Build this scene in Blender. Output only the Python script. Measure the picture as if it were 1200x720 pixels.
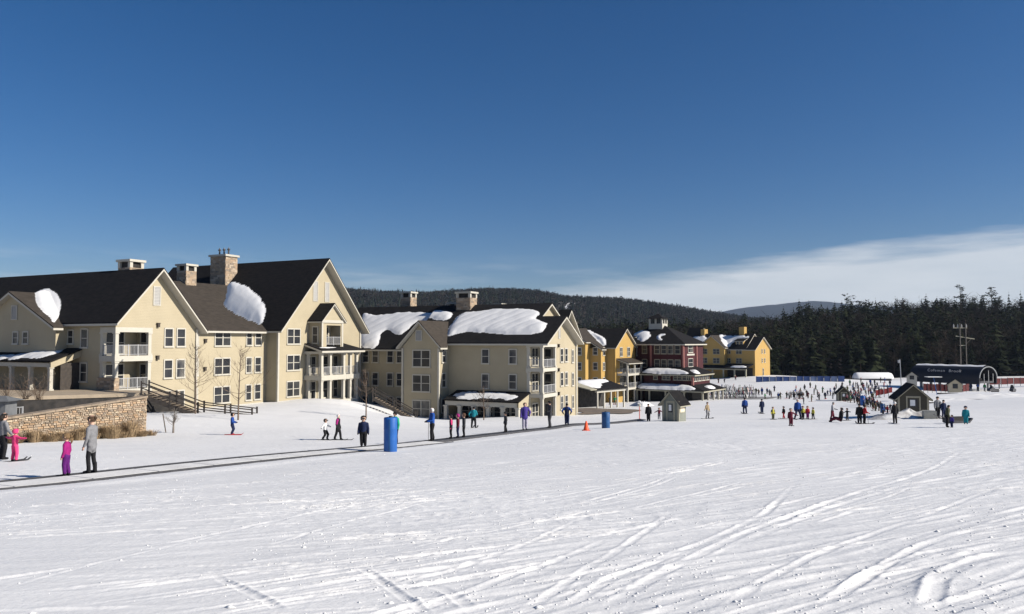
import bpy, bmesh, math, random
import numpy as np
from mathutils import Vector, Matrix

for o in list(bpy.data.objects): bpy.data.objects.remove(o)
scn = bpy.context.scene
COL = scn.collection
R = math.radians
random.seed(7)
RNG = np.random.default_rng(11)

# ------------------------------------------------------------------ camera
F = 900.0; CZ = 15.0; PITCH = math.atan(40/900)       # photograph 1200 x 720
cam_d = bpy.data.cameras.new('camera'); cam = bpy.data.objects.new('camera', cam_d); COL.objects.link(cam)
cam.location = (0, 0, CZ); cam.rotation_euler = (R(90)+PITCH, 0, 0)
cam_d.sensor_width = 36; cam_d.lens = 36*F/1200; cam_d.clip_start = 0.1; cam_d.clip_end = 60000
scn.camera = cam
# ------------------------------------------------------------------ light
SUN_AZ, SUN_EL = 107.0, 30.5            # clockwise from the view direction
SUN_STRENGTH, SKY_STRENGTH, EXPOSURE = 4.9, 0.0505, 0.55
wd = bpy.data.worlds.new('World'); scn.world = wd; wd.use_nodes = True
nt = wd.node_tree; nt.nodes.clear()
def N(t, **k):
    n = nt.nodes.new(t)
    for a, b in k.items(): setattr(n, a, b)
    return n
def math_node(op, a, b=None, clamp=False):
    n = nt.nodes.new('ShaderNodeMath'); n.operation = op; n.use_clamp = clamp
    for i, x in enumerate((a, b)):
        if x is None: continue
        if isinstance(x, (int, float)): n.inputs[i].default_value = x
        else: nt.links.new(x, n.inputs[i])
    return n.outputs[0]
out = N('ShaderNodeOutputWorld'); bg = N('ShaderNodeBackground'); bg.inputs[1].default_value = SKY_STRENGTH
sky = N('ShaderNodeTexSky', sky_type='NISHITA', sun_disc=False, sun_elevation=R(SUN_EL), sun_rotation=R(SUN_AZ),
        altitude=300, air_density=1.0, dust_density=0.1, ozone_density=4.5)
tc = N('ShaderNodeTexCoord'); sep = N('ShaderNodeSeparateXYZ'); nt.links.new(tc.outputs['Generated'], sep.inputs[0])
# a bank of thin cloud low in the sky, higher towards the right
bnd = math_node('ADD', math_node('ADD', math_node('MULTIPLY', sep.outputs[0], .195*math.sin(R(50))),
                                 math_node('MULTIPLY', sep.outputs[1], .195*math.cos(R(50)))), -.059)
mp = N('ShaderNodeMapping'); mp.inputs['Scale'].default_value = (7, 7, 60); mp.inputs['Rotation'].default_value = (0, R(6), 0)
nt.links.new(tc.outputs['Generated'], mp.inputs[0])
nz = N('ShaderNodeTexNoise'); nz.inputs['Scale'].default_value = 1.0; nz.inputs['Detail'].default_value = 6; nz.inputs['Roughness'].default_value = .55
nt.links.new(mp.outputs[0], nz.inputs[0])
edge = math_node('ADD', math_node('SUBTRACT', bnd, sep.outputs[2]), math_node('MULTIPLY', math_node('SUBTRACT', nz.outputs[0], .5), .05))
mask = math_node('MULTIPLY', math_node('MULTIPLY', edge, 36, True), math_node('ADD', math_node('MULTIPLY', nz.outputs[0], .45), .55), True)
# faint wisps all along the horizon
w1 = math_node('SUBTRACT', 1.0, math_node('MULTIPLY', math_node('ABSOLUTE', math_node('SUBTRACT', sep.outputs[2], .082)), 32), True)
wisp = math_node('MULTIPLY', w1, math_node('MULTIPLY', math_node('SUBTRACT', nz.outputs[0], .47), 2.2, True))
mask = math_node('MAXIMUM', mask, math_node('MULTIPLY', wisp, .55))
mask = math_node('MINIMUM', mask, .93)
mixc = N('ShaderNodeMixRGB'); nt.links.new(mask, mixc.inputs[0])
hs = N('ShaderNodeHueSaturation'); hs.inputs['Saturation'].default_value = 1.27; hs.inputs['Value'].default_value = .96
nt.links.new(sky.outputs[0], hs.inputs['Color']); tint = N('ShaderNodeMixRGB', blend_type='MULTIPLY'); tint.inputs[0].default_value = 1; tint.inputs[2].default_value = (1.0, .945, 1.05, 1); nt.links.new(hs.outputs[0], tint.inputs[1]); nt.links.new(tint.outputs[0], mixc.inputs[1])
mixc.inputs[2].default_value = (10.0, 10.5, 11.0, 1)
nt.links.new(mixc.outputs[0], bg.inputs[0]); nt.links.new(bg.outputs[0], out.inputs[0])

sd = bpy.data.lights.new('sun', 'SUN'); sd.energy = SUN_STRENGTH; sd.angle = R(.53); sd.color = (1, .935, .84)
sun = bpy.data.objects.new('sun', sd); COL.objects.link(sun)
tosun = Vector((math.sin(R(SUN_AZ))*math.cos(R(SUN_EL)), math.cos(R(SUN_AZ))*math.cos(R(SUN_EL)), math.sin(R(SUN_EL))))
sun.rotation_euler = tosun.to_track_quat('Z', 'Y').to_euler(); sun.location = (60, -20, 80)
scn.view_settings.view_transform = 'Standard'; scn.view_settings.look = 'None'
scn.view_settings.exposure = EXPOSURE; scn.view_settings.gamma = 1
scn.cycles.use_denoising = True
scn.cycles.max_bounces = 5; scn.cycles.diffuse_bounces = 1; scn.cycles.glossy_bounces = 2; scn.cycles.volume_bounces = 0
scn.cycles.transparent_max_bounces = 6

# ------------------------------------------------------------------ materials
MATS = {}
def mat(name, c, rough=.75, c2=None, scale=6.0, bump=0.0, bscale=None, spec=.3, stretch=None, metal=0.0, island=0.0, detail=4, island_c=None):
    """Principled surface: colour wanders between c and c2 over a noise, with a fine bump."""
    if name in MATS: return MATS[name]
    m = bpy.data.materials.new(name); m.use_nodes = True; MATS[name] = m
    t = m.node_tree; b = t.nodes['Principled BSDF']
    b.inputs['Roughness'].default_value = rough; b.inputs['Specular IOR Level'].default_value = spec; b.inputs['Metallic'].default_value = metal
    if c2 is None: c2 = tuple(x*.86 for x in c)
    co = t.nodes.new('ShaderNodeTexCoord'); mapn = t.nodes.new('ShaderNodeMapping')
    t.links.new(co.outputs['Object'], mapn.inputs[0])
    if stretch: mapn.inputs['Scale'].default_value = stretch
    n = t.nodes.new('ShaderNodeTexNoise'); n.inputs['Scale'].default_value = scale; n.inputs['Detail'].default_value = detail
    t.links.new(mapn.outputs[0], n.inputs[0])
    rmp = t.nodes.new('ShaderNodeValToRGB'); rmp.color_ramp.elements[0].position = .35; rmp.color_ramp.elements[1].position = .65
    rmp.color_ramp.elements[0].color = (*c, 1); rmp.color_ramp.elements[1].color = (*c2, 1)
    t.links.new(n.outputs[0], rmp.inputs[0]); col = rmp.outputs[0]
    if island:
        g = t.nodes.new('ShaderNodeNewGeometry')
        if island_c:
            r2 = t.nodes.new('ShaderNodeValToRGB'); r2.color_ramp.interpolation = 'CONSTANT'
            els = r2.color_ramp.elements
            for i, cc in enumerate(island_c):
                e = els[0] if i == 0 else (els[1] if i == 1 else els.new(i/len(island_c)))
                e.position = i/len(island_c); e.color = (*cc, 1)
            t.links.new(g.outputs['Random Per Island'], r2.inputs[0])
            mx = t.nodes.new('ShaderNodeMixRGB'); mx.inputs[0].default_value = island
            t.links.new(col, mx.inputs[1]); t.links.new(r2.outputs[0], mx.inputs[2]); col = mx.outputs[0]
        else:
            h = t.nodes.new('ShaderNodeHueSaturation'); t.links.new(col, h.inputs['Color'])
            mr = t.nodes.new('ShaderNodeMapRange'); mr.inputs[3].default_value = 1-island; mr.inputs[4].default_value = 1+island
            t.links.new(g.outputs['Random Per Island'], mr.inputs[0]); t.links.new(mr.outputs[0], h.inputs['Value']); col = h.outputs[0]
    t.links.new(col, b.inputs['Base Color'])
    if bump:
        n2 = t.nodes.new('ShaderNodeTexNoise'); n2.inputs['Scale'].default_value = bscale or scale*4; n2.inputs['Detail'].default_value = 3
        t.links.new(mapn.outputs[0], n2.inputs[0])
        bp = t.nodes.new('ShaderNodeBump'); bp.inputs['Strength'].default_value = bump; bp.inputs['Distance'].default_value = .05
        t.links.new(n2.outputs[0], bp.inputs['Height']); t.links.new(bp.outputs[0], b.inputs['Normal'])
    return m
def clapboard(name, c, c2):
    """painted lap siding: courses 0.15 m high with a shadow line each"""
    m = mat(name, c, .7, c2, .6, 0)
    t = m.node_tree; b = t.nodes['Principled BSDF']
    co = t.nodes.new('ShaderNodeTexCoord'); sp = t.nodes.new('ShaderNodeSeparateXYZ'); t.links.new(co.outputs['Object'], sp.inputs[0])
    d = t.nodes.new('ShaderNodeMath'); d.operation = 'DIVIDE'; d.inputs[1].default_value = .15; t.links.new(sp.outputs[2], d.inputs[0])
    fr = t.nodes.new('ShaderNodeMath'); fr.operation = 'FRACT'; t.links.new(d.outputs[0], fr.inputs[0])
    bp = t.nodes.new('ShaderNodeBump'); bp.inputs['Strength'].default_value = .5; bp.inputs['Distance'].default_value = -.03
    t.links.new(fr.outputs[0], bp.inputs['Height']); t.links.new(bp.outputs[0], b.inputs['Normal'])
    return m
M_cream = clapboard('cream_siding', (.385, .33, .226), (.355, .305, .208))
M_yellow = clapboard('yellow_siding', (.43, .275, .085), (.4, .255, .078))
M_red = clapboard('red_siding', (.052, .0085, .0105), (.043, .007, .009))
M_green = clapboard('green_siding', (.068, .06, .042), (.056, .05, .035))
M_tanhut = clapboard('tan_siding', (.55, .47, .33), (.5, .43, .3))
M_trim = mat('white_trim', (.46, .435, .37), .6, (.43, .405, .345), 2)
M_greytrim = mat('grey_trim', (.34, .32, .24), .6, (.3, .28, .21), 2)
M_roof = mat('asphalt_shingle', (.01, .01, .011), .95, (.017, .0155, .0155), 1.6, .5, 9, spec=.12, stretch=(1, 1, 3))
M_rooflit = mat('sunlit_shingle', (.058, .049, .041), .9, (.043, .037, .031), 1.6, .5, 9, spec=.1, stretch=(1, 1, 3))  # same shingle as M_roof, sunlight on front-facing slopes put into the colour
M_stone = mat('stone_veneer', (.32, .25, .18), .85, (.2, .16, .12), 3, .7, 6, island=.0)
M_louver = mat('grey_louver', (.42, .41, .39), .7, (.36, .35, .33), 4, .4, 20, stretch=(.2, .2, 6))
M_metal = mat('dark_metal', (.035, .035, .04), .45, (.05, .05, .055), 3, spec=.5)
M_grey = mat('grey_paint', (.3, .31, .32), .6, (.25, .26, .27), 3)
M_rail = mat('white_rail', (.36, .36, .36), .6, (.32, .32, .32), 3)
M_dark = mat('near_black', (.02, .019, .018), .8, (.045, .04, .036), 2)
M_wood = mat('weathered_wood', (.2, .16, .12), .85, (.13, .105, .08), 3, .4, 18, stretch=(1, 6, 1))
M_darkwood = mat('dark_timber', (.06, .05, .042), .8, (.04, .034, .03), 4, .3, 18)
M_brick = mat('terrace_paving', (.36, .29, .21), .85, (.3, .245, .18), 1.5, .3, 10)
def glass(name, c, c2, rough=.08):
    m = mat(name, c, rough, c2, .7, 0, spec=.28, stretch=(1, 1, .6), detail=1)
    return m
M_glass = glass('window_glass', (.014, .016, .02), (.036, .038, .042))
M_glassc = glass('curtained_glass', (.07, .07, .067), (.025, .027, .03), .12)

M_glassb = glass('half_drawn_blind', (.19, .18, .16), (.03, .033, .038), .1)
M_glassb.node_tree.nodes['Noise Texture'].inputs['Scale'].default_value = .9
# ------------------------------------------------------------------ mesh helpers
class MB:
    def __init__(s): s.v = []; s.f = []; s.m = []
    def add(s, vs, fs, m=0):
        o = len(s.v); s.v += [tuple(map(float, v)) for v in vs]; s.f += [tuple(i+o for i in f) for f in fs]; s.m += [m]*len(fs); return s
    def box(s, x0, x1, y0, y1, z0, z1, m=0):
        return s.add([(x0,y0,z0),(x1,y0,z0),(x1,y1,z0),(x0,y1,z0),(x0,y0,z1),(x1,y0,z1),(x1,y1,z1),(x0,y1,z1)],
                     [(3,2,1,0),(4,5,6,7),(0,1,5,4),(1,2,6,5),(2,3,7,6),(3,0,4,7)], m)
    def slab(s, poly, t, m=0, off=0):
        """polygon (list of xyz, any winding) extruded straight down by t"""
        n = len(poly); P = [Vector(p) for p in poly]
        nz = sum(P[i].x*P[(i+1) % n].y - P[(i+1) % n].x*P[i].y for i in range(n))
        if nz < 0: P = P[::-1]
        top = [(p.x, p.y, p.z-off) for p in P]; bot = [(p.x, p.y, p.z-off-t) for p in P]
        return s.add(top+bot, [tuple(range(n)), tuple(range(2*n-1, n-1, -1))]+[(i, n+i, n+(i+1) % n, (i+1) % n) for i in range(n)], m)
    def prism(s, poly, axis, a0, a1, m=0):
        """polygon in the two other axes extruded along axis ('x' or 'y')"""
        n = len(poly)
        if axis == 'y': A = [(p[0], a0, p[1]) for p in poly]; B = [(p[0], a1, p[1]) for p in poly]
        else: A = [(a0, p[0], p[1]) for p in poly]; B = [(a1, p[0], p[1]) for p in poly]
        s.add(A+B, [tuple(range(n))[::-1], tuple(range(n, 2*n))]+[(i, (i+1) % n, n+(i+1) % n, n+i) for i in range(n)], m)
        return s
    def bar(s, a, b, w, h=None, m=0):
        """square bar between two points"""
        a = Vector(a); b = Vector(b); d = (b-a).normalized(); h = h or w
        up = Vector((0,0,1)) if abs(d.z) < .95 else Vector((0,1,0))
        x = d.cross(up).normalized()*w/2; y = x.cross(d).normalized()*h/2
        vs = [a-x-y, a+x-y, a+x+y, a-x+y, b-x-y, b+x-y, b+x+y, b-x+y]
        return s.add([tuple(v) for v in vs], [(0,1,2,3),(7,6,5,4),(0,4,5,1),(1,5,6,2),(2,6,7,3),(3,7,4,0)], m)
    def tube(s, pts, rads, n=6, m=0, cap=True):
        rings = []; k = len(pts); P = [Vector(p) for p in pts]
        for i, p in enumerate(P):
            d = (P[min(i+1, k-1)]-P[max(i-1, 0)]).normalized()
            up = Vector((0,0,1)) if abs(d.z) < .9 else Vector((1,0,0))
            x = d.cross(up).normalized(); y = x.cross(d).normalized(); r = rads[i] if hasattr(rads, '__len__') else rads
            rings.append([tuple(p+x*r*math.cos(2*math.pi*j/n)+y*r*math.sin(2*math.pi*j/n)) for j in range(n)])
        vs = [v for r_ in rings for v in r_]; fs = []
        for i in range(k-1):
            for j in range(n): fs.append((i*n+j, i*n+(j+1) % n, (i+1)*n+(j+1) % n, (i+1)*n+j))
        if cap: fs += [tuple(range(n))[::-1], tuple(range((k-1)*n, k*n))]
        return s.add(vs, fs, m)
    def lathe(s, prof, n=12, c=(0, 0), m=0):
        vs = [(c[0]+r*math.cos(2*math.pi*j/n), c[1]+r*math.sin(2*math.pi*j/n), z) for r, z in prof for j in range(n)]
        fs = [(i*n+j, i*n+(j+1) % n, (i+1)*n+(j+1) % n, (i+1)*n+j) for i in range(len(prof)-1) for j in range(n)]
        fs += [tuple(range(n))[::-1], tuple(range((len(prof)-1)*n, len(prof)*n))]
        return s.add(vs, fs, m)
    def mesh(s, name, mats, smooth=False):
        me = bpy.data.meshes.new(name); me.from_pydata(s.v, [], s.f)
        for m in (mats if isinstance(mats, (list, tuple)) else [mats]): me.materials.append(m)
        if len(me.materials) > 1: me.polygons.foreach_set('material_index', s.m)
        if smooth: me.polygons.foreach_set('use_smooth', [True]*len(me.polygons))
        bm = bmesh.new(); bm.from_mesh(me); bmesh.ops.recalc_face_normals(bm, faces=bm.faces); bm.to_mesh(me); bm.free()
        return me
    def build(s, name, mats, parent=None, smooth=False, loc=None, rz=0):
        return link(name, s.mesh(name, mats, smooth), parent, loc, rz)
def link(name, me, parent=None, loc=None, rz=0):
    o = bpy.data.objects.new(name, me); COL.objects.link(o)
    if parent: o.parent = parent
    if loc is not None: o.location = loc
    o.rotation_euler = (0, 0, rz)
    return o
def empty(name, loc=(0, 0, 0), rz=0):
    o = bpy.data.objects.new(name, None); COL.objects.link(o); o.location = loc; o.rotation_euler = (0, 0, rz); o.empty_display_size = .5
    return o
def tag(o, label=None, cat=None, group=None, kind=None):
    if label: o['label'] = label
    if cat: o['category'] = cat
    if group: o['group'] = group
    if kind: o['kind'] = kind
    return o
def np_mesh(name, v, f, mats, smooth=True, midx=None):
    v = np.asarray(v, np.float32); f = np.asarray(f, np.int32); k = f.shape[1]
    me = bpy.data.meshes.new(name); me.vertices.add(len(v)); me.vertices.foreach_set('co', v.ravel())
    me.loops.add(f.size); me.loops.foreach_set('vertex_index', f.ravel()); me.polygons.add(len(f))
    me.polygons.foreach_set('loop_start', np.arange(0, f.size, k, dtype=np.int32)); me.polygons.foreach_set('loop_total', np.full(len(f), k, np.int32))
    for m in (mats if isinstance(mats, (list, tuple)) else [mats]): me.materials.append(m)
    if midx is not None: me.polygons.foreach_set('material_index', np.asarray(midx, np.int32))
    me.polygons.foreach_set('use_smooth', np.full(len(f), smooth)); me.update(calc_edges=True); me.validate()
    return me

# sight lines: direction through a pixel of the photograph, used to measure out the site
FW = np.array([0, math.cos(PITCH), math.sin(PITCH)]); UP = np.array([0, -math.sin(PITCH), math.cos(PITCH)])
def sight(px, py):
    d = FW+np.array([1., 0, 0])*(px-600)/F+UP*(360-py)/F
    return d/d[1]
def at(px, py, Y): return np.array([0, 0, CZ])+sight(px, py)*Y

# ------------------------------------------------------------------ value noise
_perm = RNG.permutation(4096); _val = RNG.random(4096).astype(np.float32)
def vnoise(x, y, seed=0):
    xi = np.floor(x).astype(np.int64); yi = np.floor(y).astype(np.int64); xf = x-xi; yf = y-yi
    u = xf*xf*xf*(xf*(xf*6-15)+10); v = yf*yf*yf*(yf*(yf*6-15)+10)
    def h(a, b): return _val[_perm[(_perm[(a+seed*131) & 4095]+b) & 4095]]
    return (h(xi, yi)*(1-u)+h(xi+1, yi)*u)*(1-v)+(h(xi, yi+1)*(1-u)+h(xi+1, yi+1)*u)*v-.5
def fbm(x, y, oct=4, seed=0, gain=.5):
    s = 0; a = 1.
    for i in range(oct): s = s+a*vnoise(x*2**i+17.3*i, y*2**i-9.1*i, seed+i); a *= gain
    return s

# ------------------------------------------------------------------ terrain
CP = []          # x, y, height relative to the camera
def cpx(px, py, Y): p = at(px, py, Y); CP.append((p[0], Y, p[2]-CZ))
for Y, z in ((0, -1.62), (5.5, -1.98), (12, -2.62), (20, -3.27), (30, -4.1), (40, -4.92), (50, -5.75), (60, -6.55), (90, -8.75), (140, -11.6), (180, -13.3), (265, -14)):
    CP.append((Y*.06, Y, z))
    CP.append((4+Y*.5, Y, z+.05+.012*min(Y, 60)))
    if Y < 15: CP.append((-3-Y*.4, Y, z-.05)); CP.append((-12-Y*.4, Y, z-.3))
for Y, z in ((20, -3.83), (22.5, -3.97), (34.6, -4.88), (40, -5.29), (47.9, -5.8), (54.2, -6.25), (64.5, -7.0), (78, -7.97)):
    CP.append((-12.25+.462*(Y-22.5), Y, z))
for a in ((1048, 497, 70), (1065, 487, 75), (1132, 497, 63), (1150, 467, 108), (1190, 466, 100), (1100, 461, 150), (1140, 459, 190), (873, 485, 90), (975, 493, 75), (829, 491, 82),
          (890, 466, 175), (840, 470, 150), (700, 473, 158), (20, 518, 43), (171, 511, 49), (272, 510, 49), (388, 516, 45), (553, 502, 65), (3, 540, 28), (206, 488, 62), (295, 497, 60),
          (230, 480, 79), (300, 474, 88), (330, 471, 90), (376, 467.5, 90), (418, 469, 92), (350, 480, 74), (400, 474, 80), (440, 486, 84), (478, 495, 92), (500, 493.5, 92), (560, 489.5, 91), (615, 488, 90), (675, 487, 101),
          (640, 489, 88), (700, 484, 112), (730, 480, 125), (885, 441, 238), (905, 439, 246), (840, 447, 235), (950, 447, 265), (1100, 440, 300), (1190, 440, 300)):
    cpx(*a)
CP += [(-60, 20, -4), (-50, 45, -5.6), (-70, 75, -5.5), (-55, 110, -6.5), (-20, 130, -10), (-40, 200, -12), (-150, 100, -6), (-200, 300, -10), (0, 300, -14), (200, 300, -13), (330, 300, -9), (330, 100, -5), (120, 40, -2.6), (200, 10, 1), (60, 0, -.8), (-60, 0, -2.6), (-30, -30, 0), (40, -30, 1)]
CPA = np.array(CP, float)
def _tps(r2): return np.where(r2 > 0, .5*r2*np.log(np.maximum(r2, 1e-9)), 0)
def _solve():
    P = CPA[:, :2]/50; n = len(P); A = np.zeros((n+3, n+3)); d = P[:, None]-P[None]
    A[:n, :n] = _tps((d**2).sum(-1))+np.eye(n)*.004; A[:n, n] = 1; A[:n, n+1:] = P; A[n, :n] = 1; A[n+1:, :n] = P.T
    return np.linalg.solve(A, np.concatenate([CPA[:, 2], [0, 0, 0]]))
_W = _solve()
def ground_np(x, y):
    x = np.asarray(x, float); y = np.asarray(y, float); sh = x.shape
    q = np.stack([x.ravel(), y.ravel()], 1)/50; q[:, 0] = np.clip(q[:, 0], -5.5, 7.2); q[:, 1] = np.clip(q[:, 1], -.8, 6.3)
    out_ = np.empty(len(q)); P = CPA[:, :2]/50; n = len(P)
    for i in range(0, len(q), 20000):
        qq = q[i:i+20000]; r2 = ((qq[:, None]-P[None])**2).sum(-1)
        out_[i:i+20000] = _tps(r2)@_W[:n]+_W[n]+qq@_W[n+1:]
    return CZ+out_.reshape(sh)
def ground(x, y): return float(ground_np(np.array([x]), np.array([y]))[0])
def hit(px, py, y0=4, y1=320):
    """where the sight line through a pixel meets the snow"""
    Y = np.concatenate([np.linspace(y0, 60, 500), np.linspace(60.2, y1, 900)]); d = sight(px, py)
    z = CZ+d[2]*Y; g = ground_np(d[0]*Y, Y); k = np.argmax(z <= g) if (z <= g).any() else len(Y)-1
    return np.array([d[0]*Y[k], Y[k], g[k]])

# ------------------------------------------------------------------ snow field
M_snow = bpy.data.materials.new('snow'); M_snow.use_nodes = True
def _snowmat(m):
    t = m.node_tree; b = t.nodes['Principled BSDF']; L = t.links.new
    b.inputs['Roughness'].default_value = .55; b.inputs['Specular IOR Level'].default_value = .35
    b.inputs['Subsurface Weight'].default_value = 0
    co = t.nodes.new('ShaderNodeTexCoord')
    n0 = t.nodes.new('ShaderNodeTexNoise'); n0.inputs['Scale'].default_value = .35; n0.inputs['Detail'].default_value = 5; L(co.outputs['Object'], n0.inputs[0])
    r0 = t.nodes.new('ShaderNodeValToRGB'); r0.color_ramp.elements[0].position = .3; r0.color_ramp.elements[1].position = .7
    r0.color_ramp.elements[0].color = (.69, .687, .68, 1); r0.color_ramp.elements[1].color = (.75, .745, .733, 1); L(n0.outputs[0], r0.inputs[0])
    # sparse bits of dirt
    n3 = t.nodes.new('ShaderNodeTexNoise'); n3.inputs['Scale'].default_value = 3.1; n3.inputs['Detail'].default_value = 6; n3.inputs['Roughness'].default_value = .7; L(co.outputs['Object'], n3.inputs[0])
    r3 = t.nodes.new('ShaderNodeValToRGB'); r3.color_ramp.elements[0].position = .71; r3.color_ramp.elements[1].position = .78
    r3.color_ramp.elements[0].color = (1, 1, 1, 1); r3.color_ramp.elements[1].color = (.66, .63, .6, 1); L(n3.outputs[0], r3.inputs[0])
    mx = t.nodes.new('ShaderNodeMixRGB'); mx.blend_type = 'MULTIPLY'; mx.inputs[0].default_value = 1; L(r0.outputs[0], mx.inputs[1]); L(r3.outputs[0], mx.inputs[2])
    L(mx.outputs[0], b.inputs['Base Color'])
    n1 = t.nodes.new('ShaderNodeTexNoise'); n1.inputs['Scale'].default_value = 13; n1.inputs['Detail'].default_value = 8; n1.inputs['Roughness'].default_value = .62; L(co.outputs['Object'], n1.inputs[0])
    b1 = t.nodes.new('ShaderNodeBump'); b1.inputs['Strength'].default_value = .3; b1.inputs['Distance'].default_value = .035; L(n1.outputs[0], b1.inputs['Height'])
    mp_ = t.nodes.new('ShaderNodeMapping'); mp_.inputs['Rotation'].default_value = (0, 0, R(-52)); mp_.inputs['Scale'].default_value = (.35, 2.6, 1); L(co.outputs['Object'], mp_.inputs[0])
    n2 = t.nodes.new('ShaderNodeTexNoise'); n2.inputs['Scale'].default_value = 1.2; n2.inputs['Detail'].default_value = 5; L(mp_.outputs[0], n2.inputs[0])
    b2 = t.nodes.new('ShaderNodeBump'); b2.inputs['Strength'].default_value = .26; b2.inputs['Distance'].default_value = .12; L(n2.outputs[0], b2.inputs['Height']); L(b1.outputs[0], b2.inputs['Normal'])
    L(b2.outputs[0], b.inputs['Normal'])
_snowmat(M_snow)

def track_relief(x, y):
    """ski tracks, ridges of scraped snow and lumps, as heights on the field"""
    global TRACKS
    h = np.zeros_like(x)
    near = np.clip((90-y)/60, 0, 1)
    churn = np.clip(.3+1.5*fbm(x/4.+3, y/6., 3, 5), 0, 1)
    h += .02*fbm(x/2.6, y/2.6, 3, 1)
    cl = fbm(x/.24, y/.24, 3, 9)
    h += (.013*churn*np.maximum(cl+.02, 0)*near*1.5-.008*churn*np.maximum(-cl, 0))*np.clip(y/14, .6, 1)*1.25
    lump = vnoise(x/.16, y/.16, 31); h += .06*np.clip(lump-.38, 0, 1)*churn*near*1.4
    # broken snow thrown up along both sides of the conveyor
    sb = (x-(-12.25+.462*(y-22.5)))*.9078; bm_ = np.exp(-((sb-1.85)/.5)**2)*1.0+np.exp(-((sb+.9)/.45)**2)*.8
    h += bm_*np.clip((85-y)/20, 0, 1)*(.1+.16*np.clip(vnoise(x/.35, y/.35, 61)-.08, 0, 1)+.06*np.clip(vnoise(x/.15, y/.15, 62), 0, 1))*(sb > 1.34)+bm_*(sb < -.3)*(.02+.12*np.clip(vnoise(x/.35, y/.35, 63)-.05, 0, 1))
    # dense overlapping ruts running with the tracks, chopped into clumps
    ca, sa_ = math.cos(R(56)), math.sin(R(56)); al = x*sa_+y*ca; ac = x*ca-y*sa_
    wob = ac+.25*vnoise(al/3.1, ac/2.2, 71)
    rut = vnoise(al/1.5, wob/.13, 72)+.6*vnoise(al/.45, wob/.1, 73)
    zone = np.clip(.42+.9*fbm(x/3.2+9, y/4.5, 2, 75)+.035*x, 0, 1)*near
    h += zone*(.034*np.clip(rut-.05, 0, 1)-.01*np.clip(-rut, 0, 1))
    rs = np.random.default_rng(5)
    tracks = []
    def tp(pts, w, d): tracks.append(([hit(*p)[:2] for p in pts], w, d))
    # the tracks one can follow in the photograph
    MT = [([(655, 720), (700, 690), (760, 662), (840, 630), (900, 602), (935, 566)], .09, .04), ([(700, 720), (780, 672), (880, 622), (1000, 580), (1090, 553), (1140, 522)], .1, .045),
          ([(610, 720), (660, 690), (735, 640), (790, 600)], .08, .035), ([(1090, 720), (1095, 700), (1100, 680), (1140, 660), (1200, 648)], .13, .05), ([(1080, 720), (1140, 705), (1210, 680)], .09, .04),
          ([(560, 692), (640, 664), (712, 634)], .08, .035), ([(140, 648), (230, 632), (330, 610), (430, 588), (560, 572), (760, 558)], .09, .035), ([(300, 645), (420, 610), (520, 585)], .07, .028),
          ([(20, 690), (120, 660), (250, 630), (360, 600)], .06, .02), ([(600, 580), (700, 571), (780, 566)], .1, .035), ([(960, 715), (1010, 680), (1080, 640), (1180, 610), (1220, 600)], .09, .04),
          ([(840, 720), (900, 680), (960, 650), (1040, 622), (1200, 560)], .08, .03), ([(420, 668), (470, 700), (500, 720)], .07, .03), ([(250, 676), (300, 700), (330, 720)], .07, .03), ([(560, 720), (520, 690), (430, 680)], .09, .03),
          ([(980, 700), (1030, 672), (1090, 650), (1150, 640), (1220, 632)], .1, .04), ([(860, 640), (960, 600), (1060, 570), (1140, 556)], .1, .03), ([(460, 690), (540, 668), (620, 640), (700, 600)], .07, .025)]
    for p_, w_, d_ in MT: tp(p_, w_*.55, d_*.3)
    for i in range(680):                                 # fainter ones on the same lines
        y0 = 5+57*rs.random()**1.15; x0 = rs.uniform(-.66, .62)*y0*1.15; L = rs.uniform(1.2, 4+.16*y0)
        a = R(rs.normal(44+34*min(.6, max(0, x0/y0)), 8)) if x0 > -1-.1*y0 else R(rs.normal(62, 14))
        k = rs.normal(0, .02); pts = []; X, Y = x0, y0
        for j in range(7): pts.append((X, Y)); X += math.sin(a)*L/6; Y += math.cos(a)*L/6; a += k*L/6
        tracks.append((pts, rs.uniform(.02, .05), rs.uniform(.005, .016)*(1.4 if x0 < 0 else 1)*min(1, max(.4, y0/13))))
        if rs.random() < .35:
            o = rs.uniform(.15, .4); tracks.append(([(p[0]+o*.6, p[1]-o*.6) for p in pts], tracks[-1][1], tracks[-1][2]*.8))
    TRACKS = tracks
    for pts, w, d in tracks:
        pts = np.array(pts); 
        # smooth the polyline
        tt = np.linspace(0, len(pts)-1, 40 if len(pts) != 7 else 15); px = np.interp(tt, range(len(pts)), pts[:, 0]); py = np.interp(tt, range(len(pts)), pts[:, 1])
        ker = np.ones(5)/5; px[2:-2] = np.convolve(px, ker, 'valid'); py[2:-2] = np.convolve(py, ker, 'valid')
        m = (x > px.min()-.4) & (x < px.max()+.4) & (y > py.min()-.4) & (y < py.max()+.4)
        if not m.any(): continue
        xs = x[m]; ys = y[m]; best = np.full(xs.shape, 9.); side = np.zeros(xs.shape); pos = np.zeros(xs.shape)
        for i in range(len(px)-1):
            dx, dy = px[i+1]-px[i], py[i+1]-py[i]; l2 = dx*dx+dy*dy+1e-9
            t = np.clip(((xs-px[i])*dx+(ys-py[i])*dy)/l2, 0, 1); ex = xs-px[i]-t*dx; ey = ys-py[i]-t*dy
            dd = np.hypot(ex, ey); b_ = dd < best; best[b_] = dd[b_]; side[b_] = np.sign(ex*dy-ey*dx)[b_]; pos[b_] = (i+t[b_])/(len(px)-1)
        s_ = best*side; fade = np.clip(pos*6, 0, 1)*np.clip((1-pos)*6, 0, 1)
        var = .75+.9*vnoise(xs/.8, ys/.8, 40)
        jag = 1+1.0*vnoise(xs/.09, ys/.09, 44)
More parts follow.
